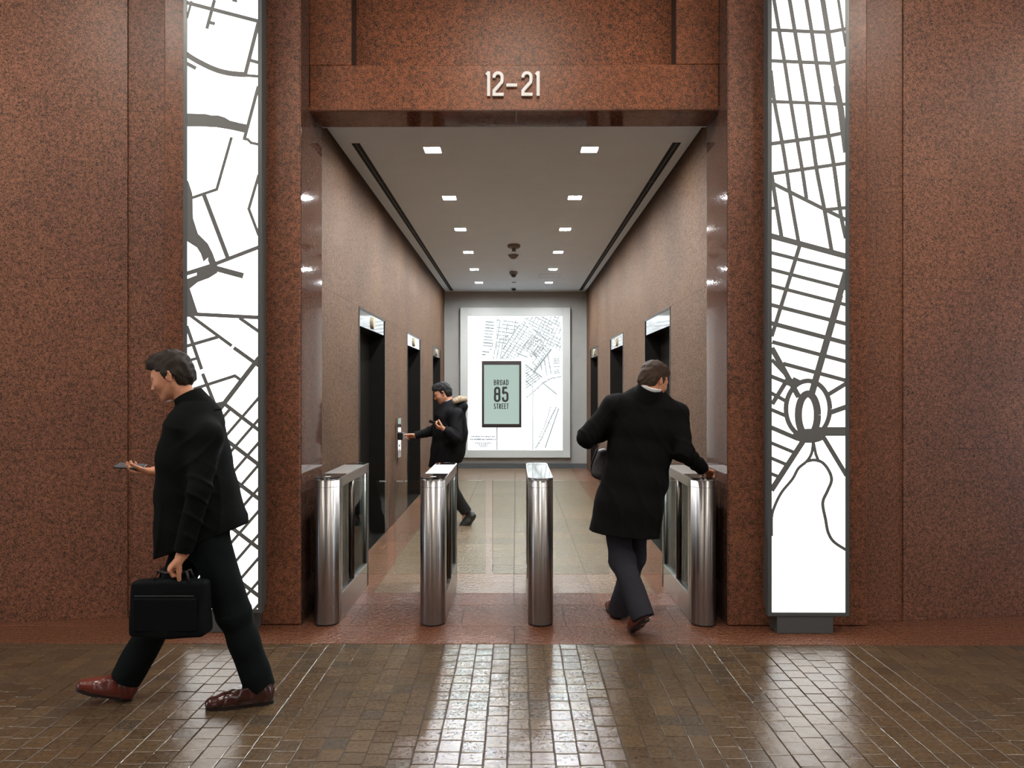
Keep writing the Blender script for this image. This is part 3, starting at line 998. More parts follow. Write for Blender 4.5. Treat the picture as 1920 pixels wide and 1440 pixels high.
SD = 14.12
sa, sb = PX(903.5, 801.5, SD), PX(977.5, 677, SD)
ga, gb = PX(907.5, 795, SD), PX(973.5, 684, SD)
t = thing('address_sign', 'dark framed green glass sign reading 85 Broad Street hung before the relief map', 'sign', ((sa.x + sb.x) / 2, SD, sa.z))
mb = MB()
mb.bbox(sa.x, ga.x, SD, SD + .05, sa.z, sb.z, .003).bbox(gb.x, sb.x, SD, SD + .05, sa.z, sb.z, .003)
mb.bbox(sa.x, sb.x, SD - .01, SD + .055, sa.z, ga.z, .003).bbox(sa.x, sb.x, SD - .01, SD + .055, gb.z, sb.z, .003)
obj('frame', mb, 'brownmetal', t)
g_ = obj('glass_face', MB().box(ga.x, gb.x, SD + .012, SD + .045, ga.z, gb.z), 'signlit', t)
for cxp in (910, 971):
    for zz in (690, 789):
        q = PX(cxp, zz, SD)
        obj('standoff', MB().box(q.x - .012, q.x + .012, SD + .05, DM, q.z - .012, q.z + .012), 'steel_plate', t)
def sign_text(txt, x0p, x1p, ytop, ybot, w, sw, gap):
    a, b = PX(x0p, ybot, SD), PX(x1p, ytop, SD)
    h = b.z - a.z
    n = len(txt)
    ww = ((b.x - a.x) / h - gap * (n - 1)) / n
    mb = MB()
    letters(mb, txt, a.x, a.z, SD + .0125, h, {'*': ww}, gap, sw, .003)
    obj('lettering', mb, 'text', t)
sign_text('BROAD', 926, 953.5, 712, 722.3, .5, .15, .11)
sign_text('85', 926, 953.5, 725, 754, .4, .14, .09)
sign_text('STREET', 926, 953.5, 756.6, 766.8, .5, .15, .11)

# ------------------------------------------------------------------ ceiling fittings
ORD = ['nearest the entrance', 'second from the entrance', 'third from the entrance', 'fourth from the entrance', 'fifth from the entrance', 'closest to the end wall']
proto = thing('ceiling_downlight', 'x', 'light', (0, 0, CE), 'square lobby downlights')
mb = MB()
for a in range(4):
    c, s = [(1, 0), (0, 1), (-1, 0), (0, -1)][a]
    if c:
        mb.box(min(c * .072, c * .066), max(c * .072, c * .066), -.072, .072, CE - .002, CE + .04)
    else:
        mb.box(-.072, .072, min(s * .072, s * .066), max(s * .072, s * .066), CE - .002, CE + .04)
obj('trim_ring', mb, 'whiteplastic', proto)
obj('lens', MB().box(-.066, .066, -.066, .066, CE + .010, CE + .03), 'lamp', proto)
first = True
for sx, nm in ((0, 'left'), (1, 'right')):
    for i, yy in enumerate(LY):
        lab = 'square lit ceiling downlight in the %s row, %s' % (nm, ORD[i])
        if first:
            proto.location = (LXw[sx], yy, CE)
            proto['label'] = lab
            first = False
        else:
            dup(proto, (LXw[sx], yy, CE), lab)
# linear air slots
for px_, sgn, nm in ((665, -1, 'left'), (1270, 1, 'right')):
    y0, y1 = 5.70, 14.2
    xc = PX(px_, 266, F * 1.98 / 464).x
    t = thing('air_slot', 'long black linear air slot in the ceiling beside the %s wall' % nm, 'vent', (xc, (y0 + y1) / 2, CE), 'linear air slots')
    obj('slot', MB().box(xc - .033, xc + .033, y0, y1, CE - .004, CE - .0002), 'slot', t)
    bl = MB().box(xc - .003, xc + .003, y0, y1, CE - .006, CE - .003)
    for k in range(1, 8):
        yy = y0 + (y1 - y0) * k / 8
        bl.box(xc - .033, xc + .033, yy - .004, yy + .004, CE - .0055, CE - .003)
    obj('blade', bl, 'frame', t)
def ceil_at(px, py):
    d = F * (CE - EYE) / (730 - py)
    return PX(px, py, d)
c = ceil_at(963.5, 459)
t = thing('ceiling_sensor', 'round taupe ceiling sensor on a short stem with white disc below', 'sensor', (c.x, c.y, CE))
obj('mounting_plate', MB().lathe([(.085, CE), (.088, CE - .012), (.085, CE - .035), (.06, CE - .05)], (c.x, c.y, 0)), 'taupe', t)
obj('stem', MB().lathe([(.03, CE - .05), (.026, CE - .07), (.03, CE - .095)], (c.x, c.y, 0)), 'taupe', t)
obj('disc', MB().lathe([(.04, CE - .095), (.038, CE - .104)], (c.x, c.y, 0)), 'whiteplastic', t)
c = ceil_at(962.5, 478)
tag(obj('smoke_detector', MB().lathe([(.078, CE), (.078, CE - .006), (.06, CE - .03), (.03, CE - .058), (.012, CE - .062)], (c.x, c.y, 0)), 'taupe'),
    'brown cone shaped smoke detector behind the stemmed ceiling sensor', 'smoke detector')
for (py, nm, lab) in ((509.5, 'body', 'dome security camera with grey housing, midway along the ceiling'), (540, 'body', 'dome security camera with white ring right before the end wall')):
    c = ceil_at(963, py)
    t = thing('security_camera', lab, 'camera', (c.x, c.y, CE), 'ceiling dome cameras')
    m_ = 'greyplastic' if py < 520 else 'whiteplastic'
    hh = .05 if py < 520 else .014
    obj('housing', MB().lathe([(.066, CE), (.07, CE - .01), (.064, CE - hh)], (c.x, c.y, 0)), m_, t)
    obj('dome', MB().lathe([(.045, CE - hh), (.043, CE - hh - .02), (.032, CE - hh - .036), (.012, CE - hh - .046)], (c.x, c.y, 0)), 'blackglass', t)
c = ceil_at(964, 529)
tag(obj('sprinkler_plate', MB().lathe([(.04, CE), (.038, CE - .008)], (c.x, c.y, 0)), 'greyplastic'), 'small flat grey sprinkler cover plate between the two dome cameras', 'sprinkler')
a, b = ceil_at(1010, 520), ceil_at(1052, 514)
mb = MB()
for r_ in ((a.x, b.x, a.y, a.y + .012), (a.x, b.x, b.y - .012, b.y), (a.x, a.x + .008, a.y, b.y), (b.x - .008, b.x, a.y, b.y)):
    mb.box(*r_, CE - .004, CE)
t = thing('access_panel', 'flush ceiling access panel outlined in grey on the right', 'panel', (a.x, a.y, CE))
obj('rim', mb, 'mapframe', t)
obj('hatch', MB().box(a.x + .01, b.x - .01, a.y + .013, b.y - .013, CE - .002, CE), 'ceil', t)

# ------------------------------------------------------------------ elevator call panel
c0, c1 = 8.56, 8.80
t = thing('call_panel', 'tall steel elevator call panel with black card reader on the left wall', 'panel', (XL, 8.68, .76))
obj('plate', MB().bbox(XL, XL + .03, c0, c1, .76, 1.25, .004), 'mirror', t)
obj('card_reader', MB().bbox(XL + .03, XL + .085, c0 + .03, c1 - .04, .985, 1.075, .006), 'black', t)
for zz in (.86, .91):
    obj('call_button', MB().prism(arc(8.68, zz, .014, .014, 0, 342, 19), lambda u, v, tt: (XL + tt, u, v), .03, .036), 'whiteplastic', t)

# ------------------------------------------------------------------ turnstiles
TR = .0855
TF, TB = 4.86, 5.80              # centres of the front and rear rounds
def stadium(r, yf, yb, n=20):
    return [(r * math.cos(math.pi + math.pi * i / n), yf + r * math.sin(math.pi + math.pi * i / n)) for i in range(n + 1)] + \
           [(r * math.cos(math.pi * i / n), yb + r * math.sin(math.pi * i / n)) for i in range(n + 1)]
def turnstile(x, label, wl, wr, top='black'):
    """wl / wr: lengths of the glass wings to the left and right"""
    t = thing('turnstile', label, 'turnstile', (x, TF, 0), 'steel turnstile pedestals')
    P = lambda u, v, tt: (x + u, v, tt)
    o_ = MB().lathe([(TR, .010), (TR, .985)], (x, TF, 0), 64)
    obj('front_column', o_, 'steel', t, 'brushed steel round column')
    obj('base_shadow_ring', MB().lathe([(TR - .002, 0), (TR - .002, .011)], (x, TF, 0), 48), 'black', t)  # black ring stands in for the dark shadow under the column
    obj('cap_seam', MB().lathe([(TR + .0003, .9365), (TR + .0003, .938)], (x, TF, 0), 64), 'black', t)
    rc_ = [(TR * math.cos(math.pi * i / 20), TB + TR * math.sin(math.pi * i / 20)) for i in range(21)] + [(-TR, TB - .03), (TR, TB - .03)]
    obj('rear_column', MB().prism(rc_, P, 0, .985, True), 'steel', t)
    y0, y1 = TF + .02, TB - .03
    sd = MB().bbox(x - TR, x + TR, y0, y1, .925, .985, .001)
    for s in (-1, 1):
        sd.box(*sorted((x + s * TR, x + s * (TR - .012))), y1 - .012, y1 + .02, .0, .985)
        sd.box(*sorted((x + s * TR, x + s * (TR - .012))), TF, TF + .035, .0, .985)
    obj('top_rail', sd, 'steel_plate', t)
    sk = MB().bbox(x - TR, x + TR, y0, y1, 0, .185, .002)
    # sloped inner ledges
    obj('base_rail', sk, 'steel_plate', t)
    po = MB().box(x - TR, x + TR, y0, y0 + .06, .185, .93)
    obj('front_post', po, 'steel_plate', t)
    cover = MB().prism(stadium(TR + .001, TF, TB), P, .985, .992)
    obj('top_cover', cover, 'steel_plate', t)
    ov = [(TR * .985 * math.cos(math.pi + math.pi * i / 20), TF + TR * .985 * math.sin(math.pi + math.pi * i / 20)) for i in range(21)] + [(TR * .985, TF + .2), (-TR * .985, TF + .2)]
    rd = obj('reader_glass', MB().prism(ov, P, .992, .999), 'blackglass' if top == 'black' else 'mirror', t, 'glossy card reader top')
    ic = MB().prism(arc(0, TF + .02, .022, .022, 0, 342, 19), P, .999, .9995)
    obj('reader_icon', ic, 'icon' if top == 'black' else 'frame', rd)
    pl = MB().box(x - TR * .97, x + TR * .97, TF + .215, TB - .12, .992, .9965)
    obj('lid_plate', pl, 'mirror' if top != 'black' else 'steel_plate', t)
    obj('rear_reader', MB().box(x - TR * .9, x + TR * .9, TB - .1, TB + .03, .992, .997), 'blackglass' if top == 'black' else 'mirror', t)
    dp = MB().box(x - .06, x + .06, 5.19, 5.40, .185, .93)
    dp.lathe([(.024, .19), (.024, .93)], (x - .062, 5.30, 0), 20).lathe([(.024, .19), (.024, .93)], (x + .062, 5.30, 0), 20)
    obj('drive_post', dp, 'post', t)
    for s in (-1, 1):
        gx = x + s * (TR - .024)
        obj('side_glass', MB().box(gx - .004, gx + .004, y0 + .06, y1, .185, .93), 'sideglass', t)
    for s, L in ((-1, wl), (1, wr)):
        if L:
            a, b = sorted((x + s * (TR + .002), x + s * (TR + L)))
            obj('barrier_wing', MB().bbox(a, b, 5.294, 5.306, .22, .92, .002), 'glass', t, 'clear glass barrier wing')
    return t
TX = [PX(613, 730, TF).x, PX(811.5, 730, TF).x, PX(1013.5, 730, TF).x, PX(1318, 730, TF).x]
lane = [TX[i + 1] - TX[i] - 2 * TR for i in range(3)]
W = [(l - .05) / 2 for l in lane]
turnstile(TX[0], 'steel turnstile pedestal with black top beside the left granite jamb', 0, W[0])
turnstile(TX[1], 'steel turnstile pedestal with black top in front of the man at the call panel', W[0], W[1])
turnstile(TX[2], 'steel turnstile pedestal with bright white top below the relief map', W[1], W[2], 'white')
turnstile(TX[3], 'steel turnstile pedestal touched by the man in the long black coat', W[2], 0)

# ------------------------------------------------------------------ implicit surfaces for people
class SDF:
    def __init__(s, lo, hi, h):
        s.h = h
        s.lo = np.array(lo, 'f4')
        n = np.ceil((np.array(hi) - np.array(lo)) / h).astype(int) + 1
        s.ax = [(lo[i] + h * np.arange(n[i])).astype('f4') for i in range(3)]
        s.D = np.full(n, 0.25, 'f4')
    def blk(s, lo, hi):
        sl = []
        for i in range(3):
            a = int(max(0, math.floor((lo[i] - s.lo[i]) / s.h)))
            b = int(min(len(s.ax[i]), math.ceil((hi[i] - s.lo[i]) / s.h) + 1))
            if b <= a:
                return None, None
            sl.append(slice(a, b))
        return tuple(sl), (s.ax[0][sl[0]][:, None, None], s.ax[1][sl[1]][None, :, None], s.ax[2][sl[2]][None, None, :])
    def put(s, fn, lo, hi, k, op='u'):
        m = max(k, 0.004) + 3 * s.h
        sl, g = s.blk([a - m for a in lo], [a + m for a in hi])
        if sl is None:
            return
        d = fn(*g)
        a = s.D[sl]
        if op == 's':
            d = -d
            if k > 0:
                hh = np.maximum(k - np.abs(a - d), 0) / k
                s.D[sl] = np.maximum(a, d) + hh * hh * k * .25
            else:
                s.D[sl] = np.maximum(a, d)
        else:
            if k > 0:
                hh = np.maximum(k - np.abs(a - d), 0) / k
                s.D[sl] = np.minimum(a, d) - hh * hh * k * .25
            else:
                s.D[sl] = np.minimum(a, d)
    def cap(s, a, b, ra, rb, k=.015, op='u'):
        a, b = np.array(a, 'f4'), np.array(b, 'f4')
        ab = b - a
        L2 = float(ab @ ab) + 1e-9
        def fn(X, Y, Z):
            x, y, z = X - a[0], Y - a[1], Z - a[2]
            t = np.clip((x * ab[0] + y * ab[1] + z * ab[2]) / L2, 0, 1)
            return np.sqrt((x - t * ab[0]) ** 2 + (y - t * ab[1]) ** 2 + (z - t * ab[2]) ** 2) - (ra + (rb - ra) * t)
        r = max(ra, rb)
        s.put(fn, np.minimum(a, b) - r, np.maximum(a, b) + r, k, op)
    def chain(s, pts, rs, k=.012):
        for i in range(len(pts) - 1):
            s.cap(pts[i], pts[i + 1], rs[i], rs[i + 1], k)
    def ell(s, c, r, ax=None, k=.015, op='u'):
        c = np.array(c, 'f4')
        A = np.eye(3, dtype='f4') if ax is None else np.array(ax, 'f4')
        def fn(X, Y, Z):
            x, y, z = X - c[0], Y - c[1], Z - c[2]
            q = [(x * A[i][0] + y * A[i][1] + z * A[i][2]) / r[i] for i in range(3)]
            k0 = np.sqrt(q[0] ** 2 + q[1] ** 2 + q[2] ** 2)
            k1 = np.sqrt((q[0] / r[0]) ** 2 + (q[1] / r[1]) ** 2 + (q[2] / r[2]) ** 2) + 1e-6
            return k0 * (k0 - 1) / k1
        R = max(r)
        s.put(fn, c - R, c + R, k, op)
    def sec(s, a, b, ra, rb, u, k=.02, flat=True, op='u'):
        """elliptical cone from a to b; ra, rb = (radius along u, radius across)"""
        a, b, u = np.array(a, 'f4'), np.array(b, 'f4'), np.array(u, 'f4')
        w = b - a
        L = float(np.linalg.norm(w))
        w = w / L
        u = u - w * (u @ w)
        u = u / np.linalg.norm(u)
        v = np.cross(w, u)
        def fn(X, Y, Z):
            x, y, z = X - a[0], Y - a[1], Z - a[2]
            h = x * w[0] + y * w[1] + z * w[2]
            t = np.clip(h / L, 0, 1)
            pu = x * u[0] + y * u[1] + z * u[2]
            pv = x * v[0] + y * v[1] + z * v[2]
            r1 = ra[0] + (rb[0] - ra[0]) * t
            r2 = ra[1] + (rb[1] - ra[1]) * t
            e = h - t * L
            if flat:
                k0 = np.sqrt((pu / r1) ** 2 + (pv / r2) ** 2)
                k1 = np.sqrt((pu / r1 ** 2) ** 2 + (pv / r2 ** 2) ** 2) + 1e-6
                return np.maximum(k0 * (k0 - 1) / k1, np.abs(e) - .002 + np.maximum(-h, h - L) * 0)  if False else np.maximum(k0 * (k0 - 1) / k1, np.maximum(-h, h - L))
            re = np.minimum(r1, r2)
            k0 = np.sqrt((pu / r1) ** 2 + (pv / r2) ** 2 + (e / re) ** 2)
            k1 = np.sqrt((pu / r1 ** 2) ** 2 + (pv / r2 ** 2) ** 2 + (e / re ** 2) ** 2) + 1e-6
            return k0 * (k0 - 1) / k1
        R = max(*ra, *rb)
        s.put(fn, np.minimum(a, b) - R, np.maximum(a, b) + R, k, op)
    def loft(s, secs, u, k=.02, flat=False):
        for i in range(len(secs) - 1):
            (c0, r0), (c1, r1) = secs[i], secs[i + 1]
            s.sec(c0, c1, r0, r1, u, k, flat)
    def plane(s, p, n, k=.004, lo=None, hi=None):
        """keep the side behind the plane"""
        n = np.array(n, 'f4')
        n = n / np.linalg.norm(n)
        sl, (X, Y, Z) = s.blk(lo if lo is not None else s.lo, hi if hi is not None else [a[-1] for a in s.ax])
        d = (X - p[0]) * n[0] + (Y - p[1]) * n[1] + (Z - p[2]) * n[2]
        a = s.D[sl]
        hh = np.maximum(k - np.abs(a - d), 0) / k
        s.D[sl] = np.maximum(a, d) + hh * hh * k * .25
    def disp(s, fn, band=.03):
        X, Y, Z = s.ax[0][:, None, None], s.ax[1][None, :, None], s.ax[2][None, None, :]
        i = np.nonzero(np.abs(s.D) < band)
        s.D[i] += fn(s.ax[0][i[0]], s.ax[1][i[1]], s.ax[2][i[2]])
    def mesh(s, name, mat, parent=None, off=(0, 0, 0)):
        D = np.pad(s.D, 1, constant_values=.25)
        S = D < 0
        c = np.zeros(tuple(n - 1 for n in D.shape), 'i1')
        offs = [(i, j, k) for i in (0, 1) for j in (0, 1) for k in (0, 1)]
        n0, n1, n2 = c.shape
        for i, j, k in offs:
            c += S[i:i + n0, j:j + n1, k:k + n2]
        act = np.nonzero((c > 0) & (c < 8))
        N = len(act[0])
        vals = np.stack([D[act[0] + i, act[1] + j, act[2] + k] for i, j, k in offs], 1)
        acc = np.zeros((N, 3)); cn = np.zeros(N)
        for a in range(8):
            for b in range(a + 1, 8):
                oa, ob = offs[a], offs[b]
                if sum(abs(oa[q] - ob[q]) for q in range(3)) != 1:
                    continue
                va, vb = vals[:, a], vals[:, b]
                m = (va < 0) != (vb < 0)
                t = np.where(m, va / np.where(m, va - vb, 1), 0)
                for q in range(3):
                    acc[:, q] += np.where(m, oa[q] + t * (ob[q] - oa[q]), 0)
                cn += m
        P = np.stack(act, 1) + acc / cn[:, None]
        V = s.lo[None, :] + (P - 1) * s.h - np.array(off)[None, :]
        idx = np.full(c.shape, -1, 'i4')
        idx[act] = np.arange(N)
        faces = []
        for ax_ in range(3):
            o1, o2 = [q for q in range(3) if q != ax_]
            A_ = [slice(None)] * 3; B_ = [slice(None)] * 3
            A_[ax_] = slice(0, -1); B_[ax_] = slice(1, None)
            sa_, sb_ = S[tuple(A_)], S[tuple(B_)]
            e = np.stack(np.nonzero(sa_ != sb_), 1)
            ins = sa_[tuple(e.T)]
            def cell(d1, d2):
                q = e.copy()
                q[:, o1] -= d1; q[:, o2] -= d2
                return idx[tuple(q.T)]
            q = np.stack([cell(1, 1), cell(0, 1), cell(0, 0), cell(1, 0)], 1)
            flip = ins if ax_ != 1 else ~ins
            q[~flip] = q[~flip][:, ::-1]
            faces.append(q)
        Fq = np.concatenate(faces)
        Fq = Fq[(Fq >= 0).all(1)]
        me = bpy.data.meshes.new(name)
        me.vertices.add(N)
        me.vertices.foreach_set('co', V.astype('f4').ravel())
        me.loops.add(len(Fq) * 4)
        me.loops.foreach_set('vertex_index', Fq.astype('i4').ravel())
        me.polygons.add(len(Fq))
        me.polygons.foreach_set('loop_start', np.arange(0, len(Fq) * 4, 4, dtype='i4'))
        me.polygons.foreach_set('use_smooth', np.ones(len(Fq), bool))
        me.update(calc_edges=True)
        me.validate()
        me.materials.append(M[mat])
        o = bpy.data.objects.new(name, me)
        COL.objects.link(o)
        if parent is not None:
            o.parent = parent
        return o

def nz(v):
    return Vector(v).normalized()

def hand(S, w, d, n, side, curl=(25, 35, 25), spread=0.0, thumb=(.6, .75, .35), k=.008, sc=1.0, idx_curl=None):
    """w wrist, d wrist->knuckles, n palm normal, side +1/-1 picks the thumb side"""
    w, d, n = Vector(w), nz(d), nz(n)
    n = (n - d * n.dot(d)).normalized()
    u = d.cross(n) * side
    S.cap(w - d * .03, w + d * .01, .0255 * sc, .025 * sc, k)
    S.sec(w + d * .005 * sc, w + d * .085 * sc, (.029 * sc, .0165 * sc), (.041 * sc, .0135 * sc), u, .015, False)
    S.ell(w + d * .032 * sc + u * .022 * sc + n * .008 * sc, (.03 * sc, .017 * sc, .016 * sc), [d, u, n], .012)
    bases = [.030, .0105, -.0095, -.028]
    lens = [.070, .078, .073, .057]
    rad = [.0093, .0096, .0092, .0082]
    for i in range(4):
        p = w + d * (.088 - abs(i - 1.2) * .004) * sc + u * bases[i] * sc
        cu = curl if not (idx_curl and i == 0) else idx_curl
        a = 0.0
        fr = (.46, .30, .24)
        dd0 = (d + u * spread * (1.5 - i) * .5).normalized()
        r = rad[i] * sc
        for j in range(3):
            a += math.radians(cu[j] * (1 + .06 * i))
            q = p + (dd0 * math.cos(a) + n * math.sin(a)) * lens[i] * sc * fr[j]
            r2 = r * .92
            S.cap(p, q, r, r2, .005)
            p, r = q, r2
    tb = w + d * .028 * sc + u * .026 * sc + n * .006 * sc
    td = (u * thumb[0] + d * thumb[1] + n * thumb[2]).normalized()
    p1 = tb + td * .044 * sc
    td2 = (td + d * .35 + n * .25).normalized()
    p2 = p1 + td2 * .032 * sc
    p3 = p2 + (td2 + n * .15).normalized() * .02 * sc
    S.cap(tb, p1, .0135 * sc, .0112 * sc, .01)
    S.cap(p1, p2, .0112 * sc, .0098 * sc, .005)
    S.cap(p2, p3, .0098 * sc, .0082 * sc, .004)

def head(S, c, f, up, sc=1.0):
    c, f, up = Vector(c), nz(f), nz(up)
    up = (up - f * up.dot(f)).normalized()
    r = f.cross(up)
    A = [f, r, up]
    at = lambda a, b, z: c + (f * a + r * b + up * z) * sc
    R = lambda *v: tuple(x * sc for x in v)
    S.ell(at(-.012, 0, .022), R(.097, .076, .100), A, .01)
    S.ell(at(.022, 0, -.01), R(.072, .066, .085), A, .03)
    S.ell(at(.034, 0, -.062), R(.055, .050, .050), A, .03)
    S.ell(at(.070, 0, -.098), R(.020, .023, .018), A, .02)
    for s in (-1, 1):
        S.cap(at(-.005, s * .055, -.055), at(.058, s * .024, -.098), .016 * sc, .013 * sc, .02)
        S.ell(at(.058, s * .040, -.028), R(.026, .024, .024), A, .02)
        S.ell(at(.098, s * .031, .002), R(.016, .017, .010), A, .012, 's')
        S.ell(at(.079, s * .031, .001), R(.0135, .0145, .0105), A, .005)
        S.cap(at(.085, s * .014, .019), at(.076, s * .046, .020), .0085 * sc, .008 * sc, .012)
        # ear
        S.ell(at(-.010, s * .078, -.008), R(.017, .007, .030), A, .006)
        S.cap(at(-.020, s * .083, .012), at(-.004, s * .080, .020), .0045 * sc, .004 * sc, .003)
        S.cap(at(-.024, s * .083, -.008), at(-.020, s * .083, .012), .0045 * sc, .0045 * sc, .003)
        S.cap(at(-.012, s * .080, -.036), at(-.024, s * .083, -.008), .006 * sc, .0045 * sc, .003)
        S.ell(at(-.004, s * .087, -.006), R(.007, .005, .010), A, .004, 's')
    S.cap(at(.083, 0, .012), at(.108, 0, -.030), .008 * sc, .0115 * sc, .010)
    for s in (-1, 1):
        S.ell(at(.096, s * .011, -.034), R(.011, .0085, .008), A, .008)
        S.cap(at(.0865, 0, -.060), at(.077, s * .020, -.063), .0062 * sc, .004 * sc, .006)
        S.cap(at(.084, 0, -.073), at(.076, s * .018, -.070), .0066 * sc, .004 * sc, .006)
    S.ell(at(.098, 0, -.066), R(.008, .020, .0018), A, .002, 's')
    return at, A, R

def hair(name, c, f, up, mat, parent, h=.003, quiff=.0, sc=1.0, low=-.078):
    c, f, up = Vector(c), nz(f), nz(up)
    up = (up - f * up.dot(f)).normalized()
    r = f.cross(up)
    A = [f, r, up]
    at = lambda a, b, z: c + (f * a + r * b + up * z) * sc
    S = SDF(np.array(c) - .17, np.array(c) + .17, h)
    S.ell(at(-.016, 0, .026), tuple(x * sc for x in (.105, .087, .108)), A, .0)
    S.ell(at(-.05, 0, -.02), tuple(x * sc for x in (.058, .07, .07)), A, .03)
    S.ell(at(.045, 0, .088), tuple(x * sc for x in (.05, .058, .034 + quiff)), A, .03)
    X, Y, Z = S.ax[0][:, None, None], S.ax[1][None, :, None], S.ax[2][None, None, :]
    dx, dy, dz = (X - c.x) / sc, (Y - c.y) / sc, (Z - c.z) / sc
    ff = dx * f.x + dy * f.y + dz * f.z
    uu = dx * up.x + dy * up.y + dz * up.z
    rr_ = np.abs(dx * r.x + dy * r.y + dz * r.z)
    pa_ = (-(uu - .058 - (ff - .078) * .55)) / 1.14                 # above the hairline
    side = np.maximum(np.maximum(ff - .022, -uu - .02), -(rr_ - .02))   # sideburn
    back = np.maximum(ff + .030, -uu + low)
    keep = np.minimum(np.minimum(pa_, side), back).astype('f4')
    kk = .012
    hh = np.maximum(kk - np.abs(S.D - keep), 0) / kk
    S.D = np.maximum(S.D, keep) + hh * hh * kk * .25
    S.disp(lambda x, y, z: (.003 * np.sin(62 * x + 2.6 * np.sin(41 * z + 9 * y)) * np.sin(57 * z + 2.2 * np.sin(48 * x)) + .0018 * np.sin(95 * y + 60 * z + 2 * np.sin(60 * x))).astype('f4'))
    return S.mesh(name, mat, parent, off=root_loc(parent))

def folds(amp, fx, fz, ph=0.0):
    return lambda x, y, z: (amp * (np.sin(fx * x + 3.1 * np.sin(5.3 * z + ph) + 2.0 * y) * np.sin(fz * z + 2.3 * np.sin(6.1 * x + 1.7 * ph) + 3 * y)
                            + .6 * np.sin(1.9 * fx * y + 4 * np.sin(4.1 * z + ph)) * np.sin(1.4 * fz * z + ph))).astype('f4')

def drape(elbows, ztop, zhem, amp=.011, ang=(23, 15), ph=0.0, ramp=.011):
    def ridge(p):
        return (1 - np.abs(np.sin(p))) ** 2.2
    def fn(x, y, z):
        g = np.clip((ztop - z) / (ztop - zhem), 0, 1)
        d = -amp * g * (ridge(ang[0] * x + ang[1] * y + 1.4 * np.sin(4 * z + ph) + ph) - .35)
        d -= .004 * (ridge(9 * x - 7 * y + 11 * z + 2.0 * np.sin(5 * x + ph)) - .3)
        for e, ax in elbows:
            r2 = (x - e[0]) ** 2 + (y - e[1]) ** 2 + (z - e[2]) ** 2
            d -= ramp * np.exp(-r2 / .012) * (ridge(34 * (ax[0] * x + ax[1] * y + ax[2] * z) + 7 * x + 9 * y + ph) - .35)
        return d.astype('f4')
    return fn

def shoe(name, heel, toe, up, mat, parent, pitch_h=.0045, laces=True, sock=None):
    """heel and toe: ends of the sole on its underside"""
    heel, toe = Vector(heel), Vector(toe)
    L = (toe - heel).length
    d = (toe - heel) / L
    up = Vector(up)
    up = (up - d * up.dot(d)).normalized()
    r = d.cross(up)
    at = lambda a, b, z: heel + d * a * L + r * b + up * z
    A = [d, r, up]
    lo = np.minimum(np.array(heel), np.array(toe)) - .14
    hi = np.maximum(np.array(heel), np.array(toe)) + .16
    S = SDF(lo, hi, pitch_h)
    S.ell(at(.14, 0, .055), (.046, .035, .06), A, .0)
    S.sec(at(.12, 0, .06), at(.45, 0, .056), (.036, .058), (.040, .056), r, .02, False)
    S.sec(at(.40, 0, .056), at(.66, 0, .042), (.040, .057), (.045, .040), r, .03, False)
    S.ell(at(.70, .002, .034), (.29 * L, .047, .035), A, .025)
    S.ell(at(.90, .002, .026), (.1 * L, .036, .024), A, .02)
    S.cap(at(.20, 0, .08), at(.19, 0, .115), .038, .035, .02)
    S.plane(heel + up * .013, -up, .003)
    S.plane(at(.2, 0, .108), up + d * .12, .004)
    o = S.mesh(name, mat, parent, off=root_loc(parent))
    # sole and heel block
    out = []
    for i in range(40):
        a = 2 * math.pi * i / 40
        u = .5 + .5 * math.cos(a)
        wdt = .036 + .011 * math.exp(-((u - .68) / .22) ** 2) - .004 * math.exp(-((u - .38) / .15) ** 2)
        out.append((u, math.copysign(abs(math.sin(a)) ** .55, math.sin(a)) * wdt + .002))
    sb_ = MB().prism(out, lambda a, b, tt: tuple(at(a, b, tt)), .004, .016)
    hb = [(max(0.0, min(.27, u)), b) for u, b in out if u < .30]
    if len(hb) > 3:
        sb_.prism(hb, lambda a, b, tt: tuple(at(a, b * .96, tt)), 0.0, .017)
    tb_ = [(u, b) for u, b in out if u > .52]
    sb_.prism(tb_, lambda a, b, tt: tuple(at(a, b * .96, tt)), .0, .006)
    obj('sole', sb_, 'sole', o)
    if laces:
        lb = MB()
        for i in range(4):
            a = .36 + .065 * i
            z = .106 - .0115 * i
            lb.tube([at(a, -.022, z - .006), at(a + .01, 0, z + .004), at(a, .022, z - .006)], .0022, 6)
        obj('laces', lb, 'sole', o)
    return o

def body_arm(S, a, b, c, ra=.045, rb=.038, rc=.026):
    S.cap(a, b, ra, rb, .02)
    S.cap(b, c, rb, rc, .015)

